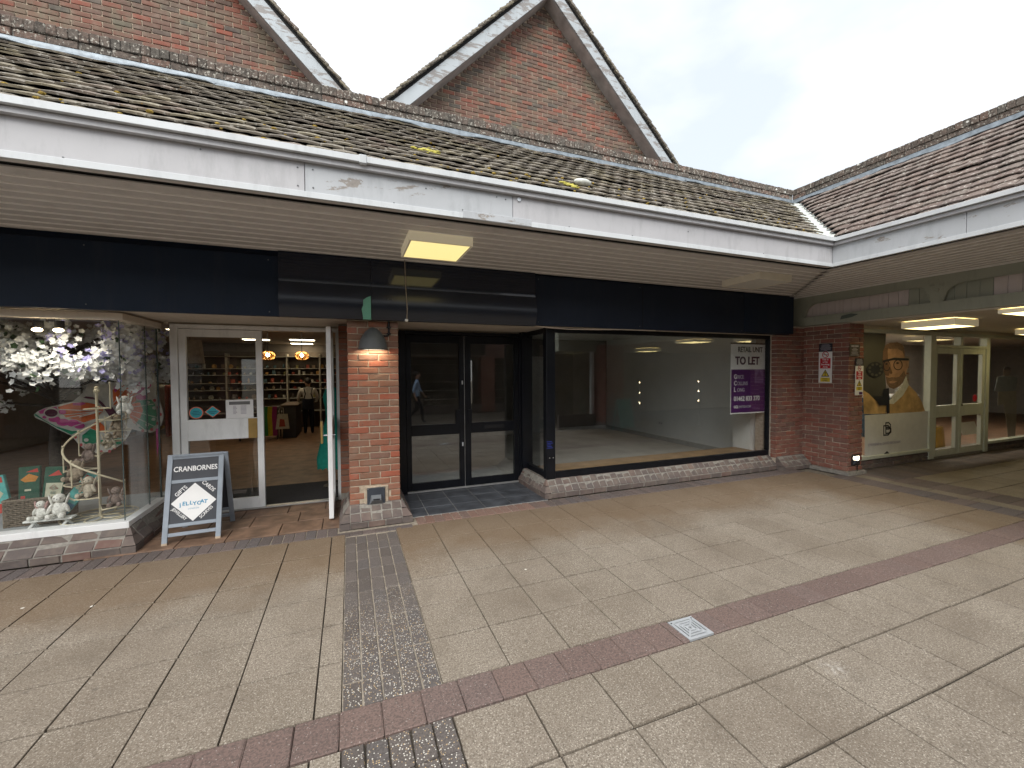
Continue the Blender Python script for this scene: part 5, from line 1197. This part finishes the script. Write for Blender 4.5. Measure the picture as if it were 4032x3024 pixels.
# blossom tree
t = thing('blossom_tree', 'artificial white blossom tree filling the top of the gift shop window', 'tree', (-3.2, 6.5, .25))
BARK = plain('bark', (.035, .026, .02), .9, var=.4, scale=30, bump=.6)
MB().tube([(-3.22, 6.5, .25), (-3.23, 6.5, .9), (-3.18, 6.48, 1.4), (-3.22, 6.42, 1.8), (-3.1, 6.3, 2.2)], [.06, .052, .045, .035, .02], 10).build('trunk', BARK, t, True)
tips = []; R2 = random.Random(5)
b = MB()
for k in range(30):
    z0 = R2.uniform(1.3, 2.05); a = R2.uniform(0, 2*math.pi); L = R2.uniform(.35, 1.25)
    dx = math.cos(a)*L*1.15+(.35 if k % 3 == 0 else 0); dy = math.sin(a)*L*.38-.12
    p0 = Vector((-3.18, 6.42, z0)); p2 = Vector((max(-5.4, min(-2.16, p0.x+dx)), max(5.26, min(6.5, p0.y+dy)), min(2.22, z0+R2.uniform(.0, .5))))
    p1 = (p0+p2)/2+Vector((R2.uniform(-.08, .08), R2.uniform(-.05, .05), R2.uniform(.03, .14))); b.tube([p0, p1, p2], [.018, .012, .005], 5); tips += [p1*.4+p2*.6, p2, p1*.7+p2*.3]
for (q, z_) in (((-2.3, 5.9), 1.9), ((-2.5, 5.6), 1.75), ((-2.25, 5.5), 1.9), ((-3.3, 5.5), 1.8), ((-3.6, 5.6), 1.7), ((-2.7, 5.45), 2.0), ((-3.0, 5.4), 1.9), ((-4.2, 5.6), 1.8), ((-3.9, 5.4), 2.0), ((-2.2, 5.85), 1.6), ((-2.18, 5.65), 2.05)):
    p2 = Vector((q[0], q[1], z_)); p0 = Vector((-3.18, 6.42, 1.45)); b.tube([p0, (p0+p2)/2+Vector((0, 0, .12)), p2], [.02, .013, .005], 5); tips += [p2, p2+Vector((.08, -.03, .06)), p2+Vector((-.1, .02, .05))]
for k in range(70):
    tips.append(Vector((R2.uniform(-5.2, -2.16), R2.uniform(5.26, 5.75), R2.uniform(1.80, 2.24)-(.18 if k % 7 == 0 else 0))))
b.build('branch', BARK, t, True)
SPOTS = [Vector((on_y(q, 1297, 5.32).x, 5.28, 2.1)) for q in (152, 235)]
def flowers(pts, name, mat, n, spread):
    V, F = [], []
    for k in range(n):
        c = R2.choice(pts); p = c+Vector((R2.gauss(0, spread), R2.gauss(0, spread*.7), R2.gauss(0, spread*.75)))
        p.x = max(-6.5, min(-2.095, p.x)); p.y = max(5.215, p.y); p.z = min(2.28, p.z)
        if any((p-q_).length < .36 for q_ in SPOTS): continue
        nv = Vector((R2.gauss(0, .6), -1+R2.gauss(0, .5), R2.gauss(.2, .6))).normalized(); xx = nv.orthogonal().normalized(); yy = nv.cross(xx); r = R2.uniform(.020, .033); ph = R2.uniform(0, 6)
        for j in range(5):
            a = ph+j*2*math.pi/5; d = xx*math.cos(a)+yy*math.sin(a); e = xx*math.cos(a+1.57)+yy*math.sin(a+1.57); i0 = len(V)
            V += [tuple(p), tuple(p+d*r*.6+e*r*.48+nv*r*.2), tuple(p+d*r*1.1+nv*r*.35), tuple(p+d*r*.6-e*r*.48+nv*r*.2)]; F.append((i0, i0+1, i0+2, i0+3))
    me = bpy.data.meshes.new(name); me.from_pydata(V, [], F); me.materials.append(mat); tag(link(bpy.data.objects.new(name, me), t), kind='stuff')
flowers(tips, 'blossoms', plain('petal_white', (.80, .82, .82), .8, var=.08, scale=15), 9500, .065)
flowers([p for p in tips if p.x > -2.75 and p.z > 1.75] or tips, 'purple_lit_blossoms', plain('petal_purple_glow', (.46, .44, .78), .8, var=.15, scale=15), 420, .08)  # purple glow on the white blossoms is put into the petal colour
flowers(tips, 'leaves', plain('leaf_green', (.03, .07, .025), .8), 450, .10)
for k, (sp_, lab) in enumerate(((152, 'small lit spotlight among the blossoms farther from the doors'), (235, 'small lit spotlight among the blossoms nearer the doors'))):
    x = on_y(sp_, 1297, 5.32).x
    tt = thing('spotlight', lab, 'light', (x, 5.32, 2.2)); MB().lathe([(.0, 2.15), (.035, 2.15), (.035, 2.22), (.0, 2.22)], 12, (x, 5.32, 0)).build('can', BLACK_PLASTIC, tt); MB().ell((x, 5.30, 2.13), (.04, .03, .018), 10).build('bulb', LIT_SPOT, tt)
    ld = bpy.data.lights.new('spot_beam', 'SPOT'); ld.energy = 2.2; ld.spot_size = 2.3; ld.spot_blend = .6; ld.color = (1, .92, .80); ld.shadow_soft_size = .03
    lo = bpy.data.objects.new('spot_beam', ld); C.objects.link(lo); lo.location = (x, 5.27, 2.09); lo['kind'] = 'helper'
    lo.rotation_euler = Vector((x+2.65, -.62, .85)).to_track_quat('Z', 'Y').to_euler()

# ================================================================== gift shop interior
t = thing('door_mat', 'dark entrance mat inside the gift shop doors', 'mat', (-1, 6.5, 0)); MB().cbox(-1.9, -.02, 6.07, 7.08, .012, .022, .003).build('mat', plain('mat_dark', (.03, .028, .03), .95, var=.3, scale=60), t)
for k, (x0, y0, lab) in enumerate(((-1.40, 9.6, 'nearest lit ceiling panel seen through the open gift shop door'), (-1.44, 12.4, 'farther lit ceiling panel behind the hanging gold shades'), (-1.6, 14.0, 'farthest lit ceiling panel in the gift shop'), (-3.35, 10.2, 'lit ceiling panel seen through the fixed gift shop door'), (-2.55, 12.6, 'lit ceiling panel above the gift shop back shelves'))):
    tt = thing('ceiling_panel', lab, 'light', (x0, y0, 2.6), 'light panels in the gift shop'); MB().box(x0, x0+.58, y0, y0+.32, 2.585, 2.598).build('panel', LIT_PANEL, tt); MB().box(x0-.02, x0+.60, y0-.02, y0+.34, 2.592, 2.599).build('rim', DIFF_OFF, tt)
GOLD = plain('gold_strip', (.55, .30, .09), .35, metal=.5)
for (x, lab) in ((-1.57, 'left hanging shade of gold ribs in the gift shop'), (-.93, 'right hanging shade of gold ribs in the gift shop')):
    tt = thing('pendant_lamp', lab, 'lamp', (x, 10, 2.0)); MB().tube([(x, 10, 2.58), (x, 10, 2.17)], .006, 5).build('flex', BLACK_PLASTIC, tt); MB().ell((x, 10, 2.09), (.035, .035, .045), 8).build('bulb', LIT_WARM, tt)
    for k in range(14):
        a = 2*math.pi*k/14; MB().tube([(x+math.cos(a)*.135*math.sin(s_), 10+math.sin(a)*.135*math.sin(s_), 2.07+.095*math.cos(s_)) for s_ in [.25+j*.33 for j in range(9)]], .011, 4).build('rib', GOLD, tt)
SHW = plain('shelf_white', (.42, .38, .32), .6); SHB = plain('shelf_back', (.13, .105, .085), .8)
t = thing('shelf_unit', 'pale wooden shelf unit along the gift shop back wall', 'shelves', (-1.3, 14.2, 0))
MB().box(-4.4, -.2, 14.50, 14.56, 0, 2.35).build('back_panel', SHB, t)
SZ = (.55, .95, 1.22, 1.42, 1.66, 1.85, 2.2)
for z in SZ: MB().cbox(-4.4, -.2, 14.12, 14.50, z-.02, z, .003).build('shelf', SHW, t)
for x in (-4.4, -3.3, -2.45, -1.75, -.85, -.22): MB().cbox(x, x+.04, 14.12, 14.50, 0, 2.28, .003).build('upright', SHW, t)
GC = [cl('goods_%d' % k, c) for k, c in enumerate(((.45, .42, .36), (.30, .22, .15), (.12, .10, .09), (.40, .10, .07), (.10, .16, .18), (.35, .30, .12), (.22, .20, .20), (.50, .28, .10)))]
for z, sn in zip(SZ[1:6], ('lowest', 'second lowest', 'middle', 'second highest', 'highest')):
    x = -4.3
    while x < -.35:
        w_ = R2.uniform(.05, .11); h = R2.uniform(.06, .145); k = R2.randrange(4); m_ = R2.choice(GC)
        if k == 0: b = MB().lathe([(.0, z), (w_*.35, z), (w_*.5, z+h*.4), (w_*.25, z+h*.8), (w_*.3, z+h), (.0, z+h)], 10, (x+w_/2, 14.25, 0)); nm = 'vase'
        elif k == 1: b = MB().cbox(x, x+w_, 14.2, 14.3, z, z+h, .004); nm = 'boxed_gift'
        elif k == 2: b = MB().lathe([(.0, z), (w_*.4, z), (w_*.42, z+h*.7), (w_*.36, z+h*.7), (.0, z+.01)], 10, (x+w_/2, 14.25, 0)); nm = 'mug'
        else: b = MB(F_front(x+w_/2, 14.3, z+w_*.6)).lathe([(.0, .01), (w_*.6, .02), (w_*.62, .0)], 14); nm = 'plate'
        o = b.build(nm, m_); tag(o, 'small %s on the %s stocked shelf at the back of the gift shop' % (nm.replace('_', ' '), sn), nm.replace('_', ' '), '%ss on the %s back shelf' % (nm.replace('_', ' '), sn)); x += w_+R2.uniform(.03, .16)
t = thing('counter', 'dark counter running beside the assistant in the gift shop', 'counter', (-1.3, 13, 0)); MB().cbox(-1.62, -1.30, 12.2, 13.5, .012, .85, .01).build('cabinet', plain('counter_dark', (.04, .035, .035), .6), t); MB().cbox(-1.66, -1.26, 12.15, 13.5, .85, .88, .005).build('top', plain('counter_top', (.16, .11, .08), .5), t)
t = thing('display_table', 'dark display table draped with bright scarves in the gift shop', 'table', (-2.1, 12.2, 0)); MB().cbox(-2.6, -1.7, 12.05, 12.6, .80, .84, .005).build('table_top', plain('table_dark', (.06, .045, .04), .6), t)
for (x, y) in ((-2.57, 12.08), (-1.74, 12.08), (-2.57, 12.56), (-1.74, 12.56)): MB().cbox(x, x+.04, y, y+.04, .012, .80, .003).build('leg', plain('table_leg', (.06, .045, .04), .6), t)
for k, (c, nm) in enumerate((((.35, .03, .08), 'crimson'), ((.05, .20, .06), 'green'), ((.48, .40, .03), 'yellow'), ((.30, .04, .14), 'plum'))):
    x = -2.12+.10*k; vs_ = []; n = 10
    for zz in (.86, .6, .3, .12):
        for j in range(n+1): vs_.append((x+.095*j/n+.01*math.sin(zz*9), 12.03-.012*math.sin(j*2.2)-.01, zz))
    fs = [(r_*(n+1)+j, r_*(n+1)+j+1, (r_+1)*(n+1)+j+1, (r_+1)*(n+1)+j) for r_ in range(3) for j in range(n)]
    tt = MB().add(vs_, fs).build('scarf', cl('scarf_'+nm, c)); md = tt.modifiers.new('thick', 'SOLIDIFY'); md.thickness = .006; tag(tt, nm + ' scarf hanging from the display table in the gift shop', 'scarf', 'scarves on the display table')
t = thing('tote_bag', 'cream tote bag with red print hanging from the display table', 'bag', (-1.62, 12.0, .3)); MB(F_front(-1.70, 12.0, 0)).prism([(-.05, .28), (.26, .28), (.22, .66), (.0, .66)], -.05, 0).build('body', cl('tote_cream', (.42, .37, .28)), t); MB(F_front(-1.70, 11.998, 0)).prism([(.03, .34), (.17, .34), (.15, .52), (.05, .54)], 0, .003).build('print', cl('tote_red', (.30, .06, .04)), t); MB().tube([(-1.66, 12.0, .65), (-1.65, 12.0, .82), (-1.57, 12.0, .82), (-1.56, 12.0, .65)], .008, 5).build('strap', cl('tote_strap', (.42, .37, .28)), t)
t = thing('teal_dress', 'teal ruffled dress on a stand behind the open gift shop door', 'dress', (-.26, 6.75, 0)); b = MB()
prof = [(.20, .30), (.21, .45), (.17, .65), (.14, .85), (.085, 1.05), (.10, 1.2), (.125, 1.35), (.09, 1.46), (.03, 1.5)]; vs_ = []; n = 40
for (r, z) in prof:
    for k in range(n): a = 2*math.pi*k/n; rr = r*(1+.10*math.sin(k*2.5)*max(0, 1-(z-.3)/.7)); vs_.append((-.24+rr*math.cos(a), 6.75+rr*math.sin(a)*.8, z+.02*math.sin(k*1.7)*(1 if z < .35 else 0)))
b.add(vs_, [(i*n+k, i*n+(k+1) % n, (i+1)*n+(k+1) % n, (i+1)*n+k) for i in range(len(prof)-1) for k in range(n)]); b.build('gown', cl('teal_net', (.02, .26, .20)), t, True); MB().tube([(-.24, 6.75, .02), (-.24, 6.75, 1.55)], .015, 6).lathe([(.14, .02), (.14, .035), (.0, .04)], 14, (-.24, 6.75, 0)).build('stand', BLACK_PLASTIC, t)
t = thing('hanging_rail', 'rail of dark clothes inside the gift shop near the window', 'clothes rail', (-3.4, 9.6, 0)); MB().tube([(-4.2, 9.6, .02), (-4.2, 9.6, 1.6), (-2.9, 9.6, 1.6), (-2.9, 9.6, .02)], .015, 6).build('rail', STEEL, t)
for k in range(11): x = -4.12+.11*k; MB().cbox(x, x+.05, 9.35, 9.85, .55+.1*(k % 3), 1.5, .02).build('garment', GC[(k*3) % 8], t)
t = thing('pendant_lamp', 'large cream drum shade hanging inside the gift shop', 'lamp', (-2.2, 7.6, 2.1)); MB().lathe([(.17, 1.86), (.14, 2.2), (.136, 2.2), (.166, 1.86)], 24, (-2.18, 7.5, 0)).build('shade', cl('shade_cream', (.50, .38, .24)), t); MB().tube([(-2.18, 7.5, 2.2), (-2.18, 7.5, 2.6)], .005, 5).build('flex', BLACK_PLASTIC, t)

# ================================================================== people
def person(label, loc, rotz, h, J, cloth, hair, group=None):
    t = thing('person', label, 'person', loc)
    V = []; E = []; Rr = []
    for nm, (p, q, r) in J.items():
        V.append(p); Rr.append(r if isinstance(r, tuple) else (r, r))
        if q: E.append((list(J).index(q), len(V)-1))
    me = bpy.data.meshes.new('body'); me.from_pydata(V, E, []); o = bpy.data.objects.new('tmp', me); C.objects.link(o)
    sk = o.modifiers.new('s', 'SKIN'); sk.branch_smoothing = .4
    for i, d in enumerate(me.skin_vertices[0].data): d.radius = Rr[i]; d.use_root = (i == 0)
    o.modifiers.new('u', 'SUBSURF').levels = 2
    dg = bpy.context.evaluated_depsgraph_get(); m2 = bpy.data.meshes.new_from_object(o.evaluated_get(dg)); bpy.data.objects.remove(o)
    m2.name = 'body'; m2.materials.clear()
    for c in cloth['mats']: m2.materials.append(c)
    for p in m2.polygons: p.material_index = cloth['fn'](p.center); p.use_smooth = True
    M = Matrix.Translation(loc) @ Matrix.Rotation(rotz, 4, 'Z') @ Matrix.Scale(h, 4); m2.transform(M)
    link(bpy.data.objects.new('body', m2), t)
    b = MB(M).ell((0, -.012, .945), (.054, .066, .058), 14); b.v = [v for v in b.v]; b.build('hair', hair, t, True)
    b = MB(M).ell((0, .075, .915), (.009, .012, .016), 6)
    for s in (-1, 1): b.ell((s*.056, .01, .918), (.008, .014, .020), 6)
    b.build('nose_and_ears', cloth['mats'][0], t, True)
    b = MB(M)
    for s in (-1, 1): b.ell((s*.021, .066, .926), (.006, .004, .004), 6)
    b.build('eyes', EYE_M, t)
    return t, M
def skel(arms, legs):
    J = {'pel': ((0, 0, .53), None, (.092, .066)), 'wst': ((0, 0, .62), 'pel', (.080, .058)), 'chs': ((0, 0, .74), 'wst', (.100, .068)), 'nck': ((0, .004, .832), 'chs', .034), 'hd0': ((0, .012, .872), 'nck', (.043, .050)), 'hd1': ((0, .012, .925), 'hd0', (.052, .062)), 'hd2': ((0, .006, .972), 'hd1', (.036, .044))}
    for s, nm in ((-1, 'l'), (1, 'r')):
        el, wr, hn = arms[nm]; kn, an, to = legs[nm]
        J[nm+'sh'] = ((s*.108, 0, .795), 'chs', .040); J[nm+'el'] = (el, nm+'sh', .030); J[nm+'wr'] = (wr, nm+'el', .0185); J[nm+'hn'] = (hn, nm+'wr', (.022, .012))
        w_, h_ = Vector(wr), Vector(hn); d = (h_-w_).normalized(); sd = Vector((0, 1, 0)) if abs(d.y) < .8 else Vector((1, 0, 0))
        for k in range(4): J['%sf%d' % (nm, k)] = (tuple(h_+d*(.034+.004*(k in (1, 2)))+sd*(.014*(k-1.5)*.8)), nm+'hn', .0052)
        J[nm+'th'] = (tuple(h_-d*.01+sd*.024), nm+'hn', .0055)
        J[nm+'hp'] = ((s*.050, 0, .49), 'pel', .062); J[nm+'kn'] = (kn, nm+'hp', .042); J[nm+'an'] = (an, nm+'kn', .025); J[nm+'to'] = (to, nm+'an', .022)
    return J
SKIN = plain('skin', (.42, .24, .16), .6, var=.08); HAIR = plain('hair_dark', (.02, .014, .011), .7); WHITE_C = cl('white_blouse', (.55, .51, .46)); NAVY_C = cl('navy_cloth', (.015, .016, .024)); BLUE_C = cl('pale_blue_shirt', (.38, .52, .72)); SHOE = plain('shoe', (.02, .018, .016), .5)
def fnA(c):   # assistant: white blouse, dark trousers
    if c.z > .845: return 0
    if c.z < .035: return 3
    if abs(c.x) > .10 and c.z < .56: return 0
    return 1 if c.z > .53 else 2
arms = {'l': ((-.155, .03, .65), (-.14, .14, .58), (-.13, .18, .57)), 'r': ((.155, .02, .65), (.15, .12, .57), (.14, .16, .56))}
legs = {'l': ((-.05, .01, .28), (-.05, 0, .045), (-.055, .07, .02)), 'r': ((.055, .01, .28), (.06, 0, .045), (.065, .07, .02))}
t, M = person('shop assistant in white blouse and dark apron seen from behind', (-1.06, 12.8, .012), 0.15, 1.56, skel(arms, legs), {'mats': [SKIN, WHITE_C, NAVY_C, SHOE], 'fn': fnA}, HAIR)
b = MB(M)
for s in (-1, 1): b.tube([(s*.07, -.07, .63), (s*.045, -.075, .72), (s*.065, -.045, .81), (s*.06, .03, .82), (s*.05, .075, .76)], .009, 5)
b.lathe([(.094, .44), (.098, .55), (.090, .63)], 20, (0, 0, 0)); b.build('apron', NAVY_C, t)
arms = {'l': ((-.145, -.06, .64), (-.135, -.03, .50), (-.13, -.01, .46)), 'r': ((.145, .05, .64), (.135, .13, .53), (.13, .16, .50))}
legs = {'l': ((-.05, .09, .29), (-.05, .10, .05), (-.05, .17, .025)), 'r': ((.05, .0, .28), (.05, -.17, .10), (.05, -.14, .03))}
def fnB(c):
    if c.z > .845: return 0
    if c.z < .045: return 3
    if abs(c.x) > .10 and c.z < .60: return 0
    return 1 if c.z > .52 else 2
person('walker in pale blue shirt and dark trousers mirrored in the black door', (2.12, -2.3, 0), math.radians(-80), 1.74, skel(arms, legs), {'mats': [SKIN, BLUE_C, NAVY_C, SHOE], 'fn': fnB}, HAIR)

# ================================================================== across the street (seen mirrored in the glass)
ob = thing('shop_building', 'row of shops across the street mirrored in the windows', 'building', (-3, -5, 0))
MB().box(-14, 24, -9, -5.15, 2.3, 4.6).build('upper_wall', BR_WING, ob)
MB().box(-14, 5.4, -5.0, -3.4, 2.995, 3.03).build('soffit', SOFFIT, ob); MB().box(-14, 5.4, -3.43, -3.40, 2.99, 3.30).build('fascia', WHITE_FASCIA, ob)
MB().add([(-14, -3.38, 3.3), (5.4, -3.38, 3.3), (5.4, -5.15, 4.7), (-14, -5.15, 4.7)], [(0, 1, 2, 3)]).build('roof', TILE, ob)
MB().box(-14, 5.4, -5.05, -5.0, 2.35, 2.98).build('sign_band', plain('sign_pale', (.30, .26, .22), .6), ob)
MB().box(2.2, 5.4, -4.999, -4.98, 2.42, 2.92).build('sign_panel', plain('sign_brown', (.06, .045, .04), .6), ob)
SIGNB = plain('sign_letter_dark', (.03, .025, .025), .6); SIGNP = plain('sign_letter_pale', (.45, .42, .38), .6)
text('body jewellery', F_back(-3.05, -4.995, 2.62), .30, SIGNB, ob, space=1.15)
for (x0, x1) in ((-14, -9.2), (-8.6, -4.2), (-3.6, -.6), (0, 5.2), (5.8, 12), (12.6, 24)):
    MB().box(x0, x1, -5.06, -5.05, .35, 2.30).build('window_pane', GLASS, ob); MB().box(x0, x1, -5.2, -4.95, 0, .35).build('plinth', BR_PLINTH, ob)
    MB().box(x0, x1, -8.5, -8.4, 0, 2.6).build('room_back', WALL_DK, ob)
    for k in range(5): MB().box(x0+.3, x1-.3, -6.4, -6.0, .5+.38*k, .53+.38*k).build('shelf', SHW, ob)
for x in (-14.2, -9.2, -4.2, -.6, 5.2): MB().cbox(x, x+.6, -5.5, -4.95, 0, 2.35, .01).build('pier', BR_WING, ob)
MB().box(-14, 24, -9, -5.2, 2.6, 2.66).build('ceiling', CEIL, ob); MB().box(-14, 24, -9, -5.2, -.016, .012).build('floor', WOOD_FLOOR, ob)
rb = thing('shop_building', 'corner shop beyond the arcade mirrored in the vacant window', 'building', (6.5, -1.5, 0))
MB().box(5.7, 7.2, -3.0, -.50, 2.3, 3.0).build('upper_wall', SAGE, rb); MB().box(5.7, 6.95, -.62, -.5, 0, .42).build('plinth', BR_PLINTH, rb); MB().box(5.72, 6.95, -.56, -.55, .42, 2.3).build('window_pane', GLASS, rb); MB().box(5.7, 7.2, -2.4, -2.3, 0, 2.3).build('room_back', WALL_DK, rb)
MB().cbox(6.80, 6.90, -.60, -.50, .42, 2.3, .004).build('mullion', WHITE_FRAME, rb); MB().cbox(6.98, 7.62, -.70, -.02, 0, 2.48, .01).build('pier', BR_WING, rb)
MB().add([(6.86, .10, 0), (7.74, .10, 0), (7.62, -.02, .2), (6.98, -.02, .2), (6.86, -.8, 0), (7.74, -.8, 0), (7.62, -.7, .2), (6.98, -.7, .2)], [(0,1,2,3),(1,5,6,2),(4,0,3,7),(5,4,7,6)]).build('pier_plinth', BR_PLINTH, rb)
t = thing('a_board', 'teal folding A-board mirrored in the vacant shop window', 'sign', (7.6, .45, 0)); TEAL = plain('teal_paint', (.06, .33, .33), .6)
MB(frame((7.30, .62, 0), (-.5, .1, 0), (0, -.2, .9))).cbox(-.25, .25, .12, .93, -.02, 0, .003).build('panel', TEAL, t)
for y0, y1 in ((.62, .42), (.20, .40)):
    for x in (7.08, 7.52): MB().tube([(x, y0, 0), (x, y1, .92)], .02, 4).build('leg', TEAL, t)
for k, (x, nm) in enumerate(((7.95, 'nearer'), (10.2, 'farther'))):
    for j, (z, wd) in enumerate(((1.37, 'top'), (1.07, 'middle'), (.77, 'bottom'))):
        o = MB().ell((x, .30, z), (.022, .022, .022), 8).build('bulb_lamp', LIT_SPOT); tag(o, '%s bulb in the %s column of bulbs mirrored in the vacant window' % (wd, nm), 'light', 'small bulbs mirrored in the glass')
for k, x in enumerate((7.95, 10.2)):
    o = MB().tube([(x, .33, 0), (x, .33, 1.45)], .014, 6).lathe([(.0, .02), (.10, .015), (.10, 0)], 12, (x, .33, 0)).build('lamp_pole', BLACK_PLASTIC); tag(o, 'thin black stand carrying three bulbs, %s one' % ('nearer' if k == 0 else 'farther'), 'lamp stand')
